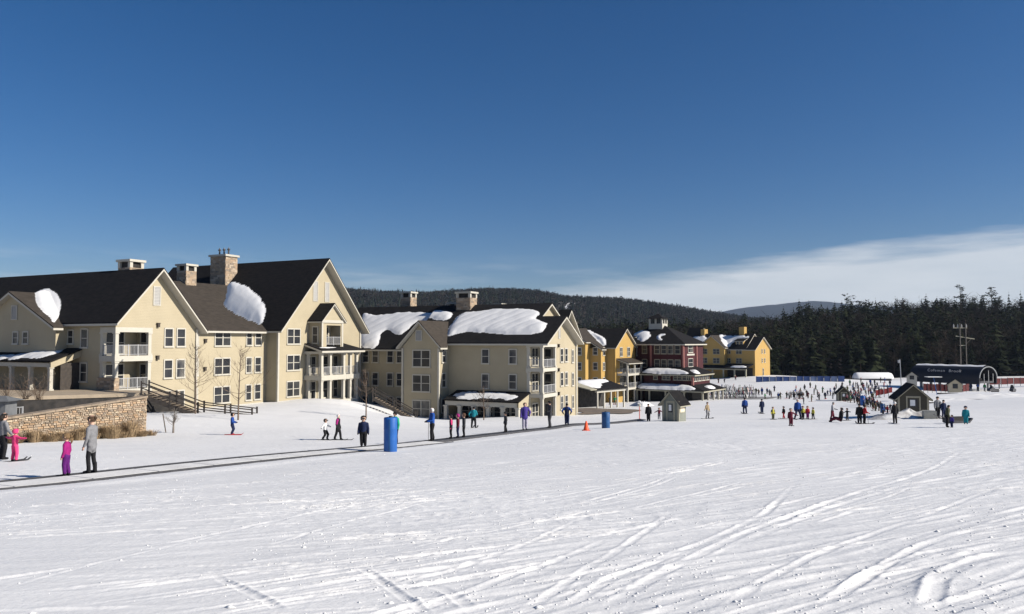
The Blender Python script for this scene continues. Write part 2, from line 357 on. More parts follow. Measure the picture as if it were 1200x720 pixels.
        prof = -d*.8*np.exp(-(s_/w)**4)+d*1.5*np.exp(-np.abs(s_+1.5*w)/(w*.5))*jag+d*.5*np.exp(-np.abs(s_-1.4*w)/(w*.4))*jag
        h[m] += prof*fade*var
    return np.tanh(h/.045)*.045*np.clip((150-y)/90, .12, 1)

def build_field():
    inner = np.radians(np.linspace(-37, 37, 660))
    th = np.concatenate([np.radians(np.linspace(-115, -38, 40)), inner, np.radians(np.linspace(38, 115, 40))])
    r = np.concatenate([[.6, 1.5, 2.5, 3.4], np.geomspace(4.2, 48, 780), np.geomspace(48.3, 330, 200), np.geomspace(345, 900, 12)])
    T, Rr = np.meshgrid(th, r); X = Rr*np.sin(T); Y = Rr*np.cos(T)
    # coarse lattice for the smooth part, then interpolate: the spline is slow on half a million points
    Xc, Yc = X[::6, ::6], Y[::6, ::6]
    ii = np.append(np.arange(0, len(r), 6), len(r)-1); jj = np.append(np.arange(0, len(th), 6), len(th)-1)
    ii = np.unique(ii); jj = np.unique(jj); Zc = ground_np(X[np.ix_(ii, jj)], Y[np.ix_(ii, jj)])
    tmp = np.array([np.interp(th, th[jj], row) for row in Zc]); Z = np.array([np.interp(r, r[ii], tmp[:, k]) for k in range(len(th))]).T
    Z += track_relief(X, Y)
    nr, na = X.shape; idx = np.arange(nr*na).reshape(nr, na)
    f = np.stack([idx[:-1, :-1], idx[:-1, 1:], idx[1:, 1:], idx[1:, :-1]], -1).reshape(-1, 4)[:, ::-1]
    o = link('snow_field', np_mesh('snow_field', np.stack([X, Y, Z], -1).reshape(-1, 3), f, M_snow)); tag(o, kind='structure')
build_field()

def build_crumbs():
    """crumbs and clods of broken snow thrown up along the tracks"""
    rs = np.random.default_rng(8); V = []; Fc = []; off = 0; C0 = []
    for pts, w, d in TRACKS:
        pts = np.array(pts); L = np.hypot(*np.diff(pts, axis=0).T).sum(); n = int(min(60, L*(2.2 if len(pts) != 7 else 1.3)*(1 if d < .012 else 2.2)))
        for _ in range(n):
            t = rs.uniform(0, len(pts)-1.001); i = int(t); p = pts[i]+(pts[i+1]-pts[i])*(t-i)+rs.normal(0, .1+w, 2)
            if p[1] < 34 and p[1] > 4: C0.append((p[0], p[1], rs.uniform(.004, .013)*(2.2 if rs.random() < .05 else 1)))
    for _ in range(5200):
        y = 5+18*rs.random()**1.5; x = rs.uniform(-.7, .7)*y; 
        if vnoise(np.array([x/1.7]), np.array([y/2.2]), 77)[0] > .06: C0.append((x, y, rs.uniform(.004, .012)*(2.2 if rs.random() < .04 else 1)))
    C0 = np.array(C0); g = ground_np(C0[:, 0], C0[:, 1])+np.array(track_relief(C0[:, 0], C0[:, 1]))
    base = np.array([(1, 0, 0), (-1, 0, 0), (0, 1, 0), (0, -1, 0), (0, 0, 1), (0, 0, -1)], float); tri = np.array([(0, 2, 4), (2, 1, 4), (1, 3, 4), (3, 0, 4), (2, 0, 5), (1, 2, 5), (3, 1, 5), (0, 3, 5)])
    n = len(C0); q = base[None]*C0[:, 2][:, None, None]*rs.uniform(.5, 1.3, (n, 6, 1)); q[:, :, :2] *= rs.uniform(.9, 2.0, (n, 1, 2)); q[:, :, 2] *= .7; a = rs.uniform(0, 6.28, n); c, s = np.cos(a)[:, None], np.sin(a)[:, None]
    x = q[:, :, 0]*c-q[:, :, 1]*s+C0[:, 0][:, None]; y = q[:, :, 0]*s+q[:, :, 1]*c+C0[:, 1][:, None]; z = q[:, :, 2]+(g+C0[:, 2]*.1)[:, None]
    V = np.stack([x, y, z], -1).reshape(-1, 3); Fc = (tri[None]+6*np.arange(n)[:, None, None]).reshape(-1, 3)
    m0 = V.mean(0); o = link('snow_crumbs', np_mesh('snow_crumbs', V-m0, Fc, M_snow, True), None, tuple(m0)); tag(o, 'small crumbs and clods of snow scattered along the ski tracks', 'snow', kind='stuff')
build_crumbs()
# ------------------------------------------------------------------ building helpers
_wc = {}
def window(parent, face, a, plane, ztop, w=.95, h=1.75, double=False, glassm=None, trimm=None, fw=.12, name='window'):
    """face F: wall looks along -y, a = x; face S: wall looks along -x, a = y of the centre; face B: looks along +x"""
    trimm = trimm or M_trim; key = (round(w, 2), round(h, 2), double, trimm.name, fw)
    W = w*2+fw*1.1 if double else w
    if key not in _wc:
        b = MB(); p = -.075
        b.box(-W/2-fw, -W/2, p, .01, -h-fw*.9, fw); b.box(W/2, W/2+fw, p, .01, -h-fw*.9, fw)
        b.box(-W/2, W/2, p+.004, .01, 0, fw+.02); b.box(-W/2-fw-.04, W/2+fw+.04, p-.05, .012, -h-fw*1.4, -h-fw*.02)
        cs = [(-W/2, W/2)]
        if double: b.box(-fw*.55, fw*.55, p+.008, .01, -h, 0); cs = [(-W/2, -fw*.55), (fw*.55, W/2)]
        for x0, x1 in cs: b.box(x0, x1, p+.03, .008, -h/2-.035, -h/2+.035)
        g = MB()
        for x0, x1 in cs: g.box(x0, x1, -.022, .006, -h, -h/2-.035); g.box(x0, x1, -.022, .006, -h/2+.035, 0)
        _wc[key] = (b.mesh('window', trimm), g)
    me, g = _wc[key]
    rz = {'F': 0, 'S': -math.pi/2, 'B': math.pi/2}[face]
    loc = (a, plane, ztop) if face == 'F' else (plane, a, ztop)
    o = link(name, me, parent, loc, rz)
    gm = glassm or random.choice([M_glass, M_glass, M_glass, M_glassc, M_glassb])
    k2 = key+(gm.name, 'g')
    if k2 not in _wc: _wc[k2] = g.mesh('pane', gm)
    link('pane', _wc[k2], o)
    return o
def louver(parent, face, a, plane, ztop, w, h):
    b = MB(); fw = .1
    b.box(-w/2-fw, -w/2, -.07, .01, -h-fw, fw); b.box(w/2, w/2+fw, -.07, .01, -h-fw, fw); b.box(-w/2, w/2, -.066, .01, 0, fw); b.box(-w/2, w/2, -.066, .01, -h-fw, -h)
    rz = {'F': 0, 'S': -math.pi/2}[face]; loc = (a, plane, ztop) if face == 'F' else (plane, a, ztop)
    o = b.build('attic_vent', M_trim, parent, loc=loc, rz=rz)
    s = MB(); n = max(4, int(h/.14))
    for i in range(n):
        z = -h*(i+.5)/n; s.add([(-w/2, -.01, z+.06), (w/2, -.01, z+.06), (w/2, -.055, z-.05), (-w/2, -.055, z-.05)], [(0, 1, 2, 3)])
    s.box(-w/2, w/2, -.005, .006, -h, 0)
    s.build('louver', M_louver, o)
def roof(parent, polys, m=None, soff=None, t=.13, ts=.2, name='roof'):
    b = MB(); s = MB()
    for p in polys: b.slab(p, t); s.slab(p, ts, off=t)
    o = b.build(name, m or M_roof, parent); s.build('fascia', soff or M_trim, o); return o
def gable_polys_y(u0, u1, v0, v1, ur, zr, k, oh=.6, ohf=.6, ohb=.3):
    """ridge along y (v): slopes drop k per metre from the ridge to u0-oh and u1+oh"""
    f = lambda u: zr-k*abs(u-ur)
    a, b = u0-oh, u1+oh; c, d = v0-ohf, v1+ohb
    return [[(a, c, f(a)), (ur, c, zr), (ur, d, zr), (a, d, f(a))], [(ur, c, zr), (b, c, f(b)), (b, d, f(b)), (ur, d, zr)]]
def gable_polys_x(u0, u1, v0, v1, vr, zr, k, oh=.6, ohf=.6, ohb=.3):
    """ridge along x (u): open gable end at u0"""
    f = lambda v: zr-k*abs(v-vr)
    a, b = v0-oh, v1+oh; c, d = u0-ohf, u1+ohb
    return [[(c, a, f(a)), (d, a, f(a)), (d, vr, zr), (c, vr, zr)], [(c, vr, zr), (d, vr, zr), (d, b, f(b)), (c, b, f(b))]]
def corner(parent, x, y, z0, z1, w=.22, m=None):
    MB().box(x-w/2-.02, x+w/2, y-w/2-.02, y+w/2, z0, z1).build('corner_board', m or M_trim, parent)
def post(parent, x, y, z0, z1, w=.28, m=None, name='post'):
    b = MB(); b.box(x-w/2, x+w/2, y-w/2, y+w/2, z0, z1); b.box(x-w*.68, x+w*.68, y-w*.68, y+w*.68, z0, z0+.18); b.box(x-w*.68, x+w*.68, y-w*.68, y+w*.68, z1-.15, z1-.003)
    return b.build(name, m or M_trim, parent)
def railing(parent, a, b, h=1.0, m=None, gap=.14, w=.035, name='railing'):
    m = m or M_rail; a = Vector(a); b = Vector(b); k = MB(); L = (b-a).length; n = max(2, int(L/gap))
    k.bar(a+Vector((0, 0, h)), b+Vector((0, 0, h)), .08, .06); k.bar(a+Vector((0, 0, .12)), b+Vector((0, 0, .12)), .05, .05)
    for i in range(n+1):
        p = a.lerp(b, i/n); k.bar(p+Vector((0, 0, .14)), p+Vector((0, 0, h-.03)), w)
    for i in range(int(L/1.6)+2):
        p = a.lerp(b, min(1, i/(int(L/1.6)+1))); k.bar(p, p+Vector((0, 0, h+.06)), .09)
    return k.build(name, m, parent)
def stone_box(mb, x0, x1, y0, y1, z0, z1, sw=.34, sh=.17, rs=None, faces='FSB', jit=.03):
    """a box faced with separate stones laid in uneven courses"""
    rs = rs or random.Random(3)
    mb.box(x0+.03, x1-.03, y0+.03, y1-.03, z0, z1)
    def course(L, put):
        z = z0
        while z < z1-.04:
            h = min(sh*rs.uniform(.65, 1.35), z1-z); x = -rs.uniform(0, sw)
            while x < L:
                w = sw*rs.uniform(.5, 1.7); a = max(0, x); b = min(L, x+w)
                if b-a > .05: put(a+.008, b-.008, z+.007, z+h-.007, rs.uniform(0, jit))
                x += w
            z += h
    if 'F' in faces: course(x1-x0, lambda a, b, c, d, j: mb.box(x0+a, x0+b, y0-j, y0+.05, c, d))
    if 'K' in faces: course(x1-x0, lambda a, b, c, d, j: mb.box(x0+a, x0+b, y1-.05, y1+j, c, d))
    if 'S' in faces: course(y1-y0, lambda a, b, c, d, j: mb.box(x0-j, x0+.05, y0+a, y0+b, c, d))
    if 'B' in faces: course(y1-y0, lambda a, b, c, d, j: mb.box(x1-.05, x1+j, y0+a, y0+b, c, d))
M_stones = mat('fieldstone', (.36, .29, .22), .9, (.24, .19, .145), 5, .5, 14, island=.75,
               island_c=[(.42, .33, .24), (.3, .235, .17), (.38, .27, .18), (.49, .4, .3), (.22, .18, .14), (.4, .3, .2)])
def chimney(parent, x, y, z0, z1, wx, wy, flues=0, capped=False, m=None):
    b = MB(); stone_box(b, x-wx/2, x+wx/2, y-wy/2, y+wy/2, z0, z1-(.12 if capped else .62), .45, .22, random.Random(int(x*7+y)), 'FSB', .05)
    o = b.build('chimney', m or M_stones, parent); c = MB()
    e = .16
    if capped: c.box(x-wx/2-.2, x+wx/2+.2, y-wy/2-.2, y+wy/2+.2, z1-.12, z1+.14)
    else:
        for sx in (-1, 1):
            for sy in (-1, 1): c.box(x+sx*(wx/2-.15)-.17, x+sx*(wx/2-.15)+.17, y+sy*(wy/2-.15)-.17, y+sy*(wy/2-.15)+.17, z1-.62, z1-.02)
        c.box(x-wx/2-e, x+wx/2+e, y-wy/2-e, y+wy/2+e, z1-.02, z1+.22)
        d = MB().box(x-wx/2+.2, x+wx/2-.2, y-wy/2+.2, y+wy/2-.2, z1-.7, z1-.03); d.build('flue_opening', M_dark, o)
    c.build('chimney_cap', M_trim, o)
    for i in range(flues):
        f = MB(); yy = y+wy*(.3-.3*i); f.lathe([(.11, z1+.1), (.1, z1+.75), (.2, z1+.8), (.2, z1+.9), (.09, z1+1.0), (.05, z1+1.15)], 8, (x, yy)); f.build('flue', M_metal, o)
    return o
def wall_lamp(parent, face, a, plane, z):
    b = MB(); b.box(-.13, .13, -.22, .01, -.18, .18); b.box(-.17, .17, -.26, .01, .18, .24)
    b.build('wall_lamp', M_darkwood, parent, loc=(a, plane, z) if face == 'F' else (plane, a, z), rz=0 if face == 'F' else -math.pi/2)
def frame_pt(O, az, p):
    a = R(az); d = np.array(p[:2])-np.array(O[:2]); return d[0]*math.sin(a)+d[1]*math.cos(a), -d[0]*math.cos(a)+d[1]*math.sin(a), p[2]
def ray_surface(O, az, px, py, zf, y0=50, y1=280):
    """sight line against a roof surface z = zf(u, v) in a building's own frame"""
    Y = np.linspace(y0, y1, 5000); d = sight(px, py); a = R(az)
    X = d[0]*Y-O[0]; Yy = Y-O[1]; u = X*math.sin(a)+Yy*math.cos(a); v = -X*math.cos(a)+Yy*math.sin(a); z = CZ+d[2]*Y
    g = zf(u, v); ok = (z[:-1] > g[:-1]) & (z[1:] <= g[1:])
    k = np.argmax(ok) if ok.any() else np.argmin(np.abs(z-g))
    return u[k], v[k], z[k]
M_rsnow = mat('packed_snow', (.66, .66, .66), .6, (.7, .697, .69), 1.2, .12, 5, spec=.3)
def snow_patch(O, az, zf, outline, label, thick=.3, res=.14, ragged=.25, name='snow_patch', seed=1, streak=0.0):
    """a sheet of old snow lying on the roof surface zf inside an outline (building frame), thick in the middle, thin and ragged at the edge"""
    P = np.array(outline, float)
    for _ in range(2): P = np.stack([P*.75+np.roll(P, -1, 0)*.25, P*.25+np.roll(P, -1, 0)*.75], 1).reshape(-1, 2)     # round the corners
    lo = P.min(0)-.3; hi = P.max(0)+.3
    gu = np.arange(lo[0], hi[0], res); gv = np.arange(lo[1], hi[1], res); Ug, Vg = np.meshgrid(gu, gv)
    Uw = Ug+ragged*2*fbm(Ug/.9, Vg/.9, 3, seed); Vw = Vg+ragged*2*fbm(Ug/.9+31, Vg/.9, 3, seed)
    ins = np.zeros(Ug.shape, bool); dist = np.full(Ug.shape, 1e9); n = len(P)
    for i in range(n):
        (x0, y0), (x1, y1) = P[i], P[(i+1) % n]
        c = ((y0 > Vw) != (y1 > Vw)); xi = (x1-x0)*(Vw-y0)/((y1-y0) if abs(y1-y0) > 1e-9 else 1e-9)+x0; ins ^= c & (Uw < xi)
        t = np.clip(((Uw-x0)*(x1-x0)+(Vw-y0)*(y1-y0))/((x1-x0)**2+(y1-y0)**2+1e-9), 0, 1)
        dist = np.minimum(dist, np.hypot(Uw-x0-t*(x1-x0), Vw-y0-t*(y1-y0)))
    th = np.where(ins, thick*(1-np.exp(-dist/.45))+.02, 0)*(1+.22*fbm(Ug/1.8, Vg/1.8, 2, seed+7))
    if streak: th = th*(1-streak*np.clip(np.sin(Ug*3.3+Vg*3.3), 0, 1)*np.clip(dist, 0, 1))
    Z = zf(Ug, Vg)+th+.004
    cell = ins[:-1, :-1] | ins[1:, :-1] | ins[:-1, 1:] | ins[1:, 1:]
    idx = np.arange(Ug.size).reshape(Ug.shape); f = np.stack([idx[:-1, :-1], idx[:-1, 1:], idx[1:, 1:], idx[1:, :-1]], -1)[cell]
    used = np.unique(f); rm = np.full(Ug.size, -1); rm[used] = np.arange(len(used)); V = np.stack([Ug.ravel(), Vg.ravel(), Z.ravel()], 1)[used]
    base = np.array([O[0], O[1], 0]); me = np_mesh(name, V-[V[:, 0].mean(), V[:, 1].mean(), V[:, 2].min()], rm[f], M_rsnow)
    a = R(az); c = V.mean(0); w = (O[0]+c[0]*math.sin(a)-c[1]*math.cos(a), O[1]+c[0]*math.cos(a)+c[1]*math.sin(a), V[:, 2].min())
    o = link(name, me, None, w, R(90-az)); tag(o, label, 'snow', 'snow lying on the roofs'); return o
# ------------------------------------------------------------------ the cream lodge with two tall gables
AZ = 26.0; OL = (-36.876, 71.5)
L = empty('cream_lodge', (OL[0], OL[1], 0), R(90-AZ))
tag(L, 'long cream clapboard lodge with two tall gables and stone chimneys above the stairs', 'lodge')
KG = 1.1
b = MB()
# west gable wing, corner balconies cut out of it
b.box(3.9, 9.3, 0, 27, 5, 16.3); b.box(0, 3.9, 2.1, 27, 5, 16.3); b.box(0.02, 3.88, 0.02, 2.1, 5, 10.4)
b.prism([(0, 16.3), (9.3, 16.3), (9.3, 22.0-KG*5.0), (4.35, 22.0), (0, 22.0-KG*4.35)], 'y', 0, 27)
# link range
b.prism([(1.2, 5), (1.2, 16.45), (12, 22.0), (22, 16.9), (22, 5)], 'x', 9.3, 20.6)
# tall gable wing
b.prism([(20.6, 5), (20.6, 16.75), (28.4, 25.25), (36.2, 16.75), (36.2, 5)], 'y', -.6, 26)
# low cross gable on the far side wall
b.prism([(6.9, 8), (6.9, 16.5), (13.5, 19.7), (20.1, 16.5), (20.1, 8)], 'x', -1.2, 3.0)
b.build('wall', M_cream, L)
zG1 = lambda u: 22.2-KG*abs(u-4.35); zLK = lambda v: 16.25+.523*(v-.6); zG3 = lambda u: 25.45-1.09*abs(u-28.4)
P = gable_polys_y(0, 9.3, 0, 27, 4.35, 22.2, KG, .6, 1.0)
roof(L, P)
# link roof, mitred into both wings; ridge at v = 12
vr = 12.0; zr = zLK(vr)
uL = lambda z: 4.35+(22.2-z)/KG-.12; uR = lambda z: 28.4-(25.45-z)/1.09+.12
ze = zLK(.55)
roof(L, [[(uL(ze), .55, ze), (uR(ze), .55, ze), (uR(zr), vr, zr), (uL(zr), vr, zr)], [(5, vr, zr), (24, vr, zr), (24, 22.5, 16.7), (5, 22.5, 16.7)]], M_rooflit, name='link_roof')
roof(L, gable_polys_y(20.6, 36.2, -.6, 26, 28.4, 25.45, 1.09, .6, 1.05))
kx = .5
um = lambda z: 4.35-(22.2-z)/KG+.12
zA = 16.62-.25
roof(L, [[(-1.8, 6.35, zA), (um(zA), 6.35, zA), (um(19.95), 13.5, 19.95), (-1.8, 13.5, 19.95)], [(-1.8, 13.5, 19.95), (um(19.95), 13.5, 19.95), (um(zA), 20.65, zA), (-1.8, 20.65, zA)]], M_rooflit, name='cross_roof')
# trim
for x, y, z0, z1 in ((9.3, 0, 6, 16.2), (20.6, -.6, 6, 16.5), (36.1, -.6, 6, 16.4)): corner(L, x, y, z0, z1)
MB().box(9.4, 20.5, 1.16, 1.2, 15.95, 16.3).build('frieze_board', M_trim, L)
MB().box(9.4, 20.5, 1.15, 1.2, 6.5, 7.9).build('skirt_board', M_trim, L)
MB().box(20.75, 25.0, -.65, -.6, 6.5, 8.0).build('skirt_board', M_trim, L)
# windows
for z in (16.2, 13.07, 9.95):
    window(L, 'F', 5.87, 0, z, .86, 1.68); window(L, 'F', 7.35, 0, z, .9, 1.68)
    window(L, 'F', 13.95, 1.2, z, .98, 1.66, True)
    window(L, 'F', 17.85, 1.2, z, .72, 1.62); window(L, 'F', 19.25, 1.2, z, .82, 1.62)
    window(L, 'F', 10.35, 1.2, z, .42, 1.62)
    window(L, 'F', 23.2, -.6, z+.2, .98, 1.68, True)
for z in (16.1, 12.85): window(L, 'S', 4.4, 0, z, .85, 1.65)
window(L, 'S', 6.45, 0, 16.0, .7, 1.2)
window(L, 'S', 11.5, -1.2, 15.85, .7, 1.05); window(L, 'S', 13.1, -1.2, 15.85, .7, 1.05)
louver(L, 'S', 13.4, -1.2, 18.45, .75, 1.25)
louver(L, 'F', 4.4, 0, 20.3, .68, 1.72); louver(L, 'F', 27.0, -.6, 22.4, .7, 2.35); louver(L, 'F', 29.2, -.6, 22.4, .7, 2.35)
for x, y, z in ((4.55, 0, 16.55), (4.55, 0, 13.35), (11.5, 1.2, 15.0), (11.5, 1.2, 12.0)): wall_lamp(L, 'F', x, y, z)
# corner balconies of the west gable: floors, posts, rails, doors
MB().box(-.12, 3.98, -.12, 2.1, 13.1, 13.62).build('balcony_floor', M_trim, L)
MB().box(-.06, 3.96, -.06, 2.1, 15.85, 16.3).box(-.06, .3, -.06, 2.1, 15.8, 15.849).build('balcony_beam', M_trim, L)
MB().box(-.1, 3.95, -.1, 2.1, 10.0, 10.5).build('balcony_floor', M_trim, L)
for z0, z1 in ((10.5, 13.1), (13.62, 15.85)):
    for x, y in ((.16, .16), (3.72, .16), (.16, 1.95)): post(L, x, y, z0, z1, .34)
    railing(L, (.35, .1, z0), (3.55, .1, z0)); railing(L, (.1, .4, z0), (.1, 1.75, z0))
    window(L, 'F', 1.5, 2.1, z0+2.25, .85, 2.05, True, M_glass, name='patio_door')
    window(L, 'S', 1.05, 3.9, z0+2.2, .8, 2.0, False, M_glass, name='patio_door')
st = MB(); stone_box(st, -.16, .35, -.16, 2.3, 9.6, 11.6, .35, .18, random.Random(5), 'FSB'); st.build('stone_pier', M_stones, L)
# two-storey porch with a gabled balcony bay on top, in front of the tall gable
pv = -3.2; p0, p1 = 25.2, 32.4
zp = [7.3, 10.4, 14.1]
MB().box(p0, p1, pv, -.6, 6.2, 7.75).build('porch_floor', M_trim, L)
MB().box(p0-.12, p1+.12, pv-.12, -.6, 10.25, 10.85).build('porch_floor', M_trim, L)
MB().box(p0-.1, p1+.1, pv-.1, -.6, 13.45, 13.75).build('porch_beam', M_trim, L)
roof(L, [[(p0-.6, pv-.6, 13.95), (p1+.6, pv-.6, 13.95), (p1+.1, -.62, 14.75), (p0-.1, -.62, 14.75)]], None, name='porch_roof', ts=.22)
for z0, z1 in ((7.75, 10.25), (10.85, 13.45)):
    for x in (p0+.2, 27.0, 29.6, 30.9, p1-.2): post(L, x, pv+.2, z0, z1, .34)
    post(L, p0+.2, -1.0, z0, z1, .3)
    railing(L, (p0+.3, pv+.12, z0), (p1-.3, pv+.12, z0)) if z0 > 9 else None
    railing(L, (p0+.15, pv+.4, z0), (p0+.15, -1.1, z0)) if z0 > 9 else None
    for x in (26.3, 28.6, 31.0): window(L, 'F', x, -.6, z0+2.2, .75, 2.0, True if x < 30 else False, M_glass, name='patio_door')
bv = -2.6; bb = MB()
b0, b1 = 25.9, 29.9; bc = 27.9
bb.box(b0, b0+.9, bv, -.6, 14.3, 17.5); bb.box(b1-.4, b1, bv, -.6, 14.3, 17.5); bb.box(b0+.9, b1-.4, -1.0, -.6, 14.3, 17.2); bb.box(b0+.9, b1-.4, bv, -.6, 16.95, 17.5)
bb.prism([(b0, 17.5), (b1, 17.5), (bc, 19.35)], 'y', bv, -.6)
bb.build('dormer_wall', M_cream, L)
roof(L, gable_polys_y(b0, b1, bv, -.9, bc, 19.75, .95, .35, .35, .28), name='dormer_roof', ts=.16)
MB().box(b0-.1, b1+.1, bv-.12, bv, 17.25, 17.6).build('dormer_cornice', M_trim, L)
MB().box(b0-.05, b0+.22, bv-.06, bv, 14.3, 17.25).build('corner_board', M_trim, L); MB().box(b1-.22, b1+.05, bv-.06, bv, 14.3, 17.25).build('corner_board', M_trim, L)
railing(L, (b0+.9, bv+.05, 14.5), (b1-.4, bv+.05, 14.5))
window(L, 'F', 28.1, -1.0, 16.7, .8, 1.9, True, M_glass, name='patio_door'); window(L, 'S', -1.6, b0, 16.7, .7, 1.9, False, M_glass, name='patio_door')
# side porch on the terrace
MB().slab([(-3.1, 4.7, 13.2), (0, 4.7, 14.35), (0, 24, 14.35), (-3.1, 24, 13.2)], .16).build('porch_roof', M_roof, L)
MB().box(-2.95, -2.65, 4.9, 24, 12.6, 12.98).build('porch_beam', M_trim, L)
MB().slab([(-2.95, 4.85, 13.08), (0, 4.85, 14.1), (0, 5.05, 14.1), (-2.95, 5.05, 13.08)], .6).build('porch_gable', M_cream, L)
for i in range(7): post(L, -2.8, 5.1+2.9*i, 10.4, 12.6, .32)
for i in range(5): window(L, 'S', 7.2+2.9*i, 0, 12.8, .9, 1.9, True, M_glass)
MB().box(-1.9, -.02, 5.0, 5.1, 10.4, 12.95).build('porch_side_panel', M_darkwood, L)
# chimneys
zf_link = lambda u, v: 16.25+.523*(v-.6)
chimney(L, 5.45, 5.2, 19.8, 23.1, 1.6, 1.8)
cu, cv, cz = ray_surface(OL, AZ, 218, 334, zf_link); chimney(L, cu+.75, cv+.8, cz-.8, cz+2.35, 1.5, 1.6)
cu, cv, cz = ray_surface(OL, AZ, 264, 331.5, zf_link); chimney(L, cu+1.0, cv+1.35, cz-1.2, cz+3.6, 2.0, 2.7, 3, True)
# small roof dormer triangle by the cross gable
zroofL = lambda u, v: np.maximum.reduce([22.2-KG*np.abs(u-4.35), np.where((u > 4) & (u < 25), zf_link(u, v), -9), np.where(u > 14, 25.45-1.09*np.abs(u-28.4), -9), np.where((u < 3) & (u > -1.8), 19.95-kx*np.abs(v-13.5), -9)])
def outline(O, az, zf, pix): return [ray_surface(O, az, x, y, zf)[:2] for x, y in pix]
snow_patch(OL, AZ, zroofL, outline(OL, AZ, zroofL, [(266, 333), (275, 330), (284, 333), (297, 343), (308, 354), (312, 362), (309, 372), (306, 380), (296, 376), (285, 370), (270, 364), (262, 357), (266, 347)]),
           'big curved snow slab in the valley below the stone chimney with three flues', .34, .1, .07, seed=3)
snow_patch(OL, AZ, zroofL, outline(OL, AZ, zroofL, [(42, 343), (50, 339), (58, 339), (66, 345), (71, 354), (70, 364), (64, 375), (62, 379), (60, 372), (50, 365), (42, 355)]),
           'rounded snow blob clinging to the valley beside the low cross gable', .36, .1, .02, seed=4)
zporchL = lambda u, v: 13.2+(u+3.1)*.371
snow_patch(OL, AZ, zporchL, [(-.6, 6.2), (-2.2, 6.6), (-2.6, 9), (-2.9, 13), (-2.5, 19), (-1.7, 19), (-1.9, 11), (-.8, 9.5)], 'thin snow strip on the lean-to porch roof above the terrace', .2, .14, .3, seed=5)
zpr = lambda u, v: 14.75+(v+.62)*.2516
snow_patch(OL, AZ, zpr, [(25.4, -2.9), (27.5, -3.0), (28.6, -2.75), (27.0, -2.65), (25.6, -2.65)], 'thin snow patch on the two-storey porch roof under the gabled bay', .1, .1, .1, seed=6)

# ------------------------------------------------------------------ the cream lodge with the snow-covered roof
OM = OL
Mb = empty('snowy_lodge', (OL[0], OL[1], 0), R(90-AZ)); tag(Mb, 'cream lodge in shade with broad snow-covered roof and corner balconies', 'lodge')
KM = .55; UM = 35.85
zM = lambda u: 15.0+KM*(u-UM)
b = MB()
b.prism([(35.85, 2), (35.85, 15.0), (44.6, 19.75), (53.4, 15.0), (53.4, 2)], 'y', -24.6, -8)
b.prism([(36.9, 2), (36.9, 14.2), (44.6, 19.6), (53.4, 15.0), (53.4, 2)], 'y', -8, 6)
# front bay with the corner balconies cut out
b.box(40.06, 46.7, -27.6, -24.6, 2, 14.6); b.box(35.85, 40.06, -25.5, -24.6, 2, 14.6)
b.prism([(35.85, 14.6), (46.7, 14.6), (46.7, 15.1), (41.25, 17.95), (35.85, 15.0)], 'y', -27.6, -24.6)
b.prism([(46.7, 2), (46.7, 16.6), (48.9, 18.9), (52.6, 15.2), (52.6, 2)], 'y', -25.6, -24.6)
# cross gable bay
b.prism([(-14.65, 2), (-14.65, 14.3), (-12.0, 17.2), (-9.35, 14.3), (-9.35, 2)], 'x', 33.4, 36.5)
b.build('wall', M_cream, Mb)
vE = -28.55
top = lambda u: 15.2+KM*(u-UM)
roof(Mb, [[(35.15, -8.3, top(35.15)), (44.6, -8.3, top(44.6)), (44.6, -25.15, top(44.6)), (41.55, -25.15, top(41.55)), (41.25, -25.15, top(41.25)), (41.25, vE, top(41.25)), (35.15, vE, top(35.15))],
          [(41.25, vE, top(41.25)), (41.25, -24.5, top(41.25)), (47.3, -24.5, 14.85), (47.3, vE, 14.85)],
          [(44.6, -25.15, top(44.6)), (44.6, 6, top(44.6)), (54, 6, 14.9), (54, -25.15, 14.9)],
          [(36.2, -8.3, 14.0), (44.6, -8.3, top(44.6)), (44.6, 6, top(44.6)), (36.2, 6, 14.0)]])
roof(Mb, gable_polys_y(46.0, 52.6, -25.6, -24.8, 48.9, 19.3, .98, .5, .6, .4), name='rear_gable_roof')
# cross gable roof mitred into the main slope
zc = lambda v: 17.6-1.0*abs(v+12.0); uI = lambda z: UM+(z-15.2)/KM+.2
e0, e1 = -15.3, -8.7
roof(Mb, [[(32.8, e0, zc(e0)), (uI(zc(e0)), e0, zc(e0)), (uI(17.6), -12, 17.6), (32.8, -12, 17.6)], [(32.8, -12, 17.6), (uI(17.6), -12, 17.6), (uI(zc(e1)), e1, zc(e1)), (32.8, e1, zc(e1))]], M_rooflit, name='cross_roof')
for x, y in ((33.4, -14.65), (33.4, -9.35)): corner(Mb, x, y, 4.5, 14.1)
corner(Mb, 46.7, -27.6, 4, 14.6)
for z in (13.95, 10.9):
    window(Mb, 'S', -19.9, 35.85, z, .88, 1.65); window(Mb, 'S', -23.65, 35.85, z, .88, 1.65)
for z in (13.8, 10.72, 7.55):
    window(Mb, 'S', -12.15, 33.4, z, 1.15, 1.95, True)
    window(Mb, 'F', 34.6, -14.65, z+.2, .8, 1.6)
    for v in (-5.0, -6.55, -1.0, -2.6): window(Mb, 'S', v, 36.9, z, .85, 1.6)
louver(Mb, 'S', -11.75, 33.4, 16.3, .75, 1.2)
for z in (14.0, 11.0, 8.05):
    window(Mb, 'F', 41.75, -27.6, z, .78, 1.55); window(Mb, 'F', 43.25, -27.6, z, .78, 1.55)
    window(Mb, 'F', 45.5, -27.6, z-.2, .5, 1.5); wall_lamp(Mb, 'F', 40.6, -27.6, z+.4)
louver(Mb, 'F', 41.0, -27.6, 16.9, .5, 1.5)
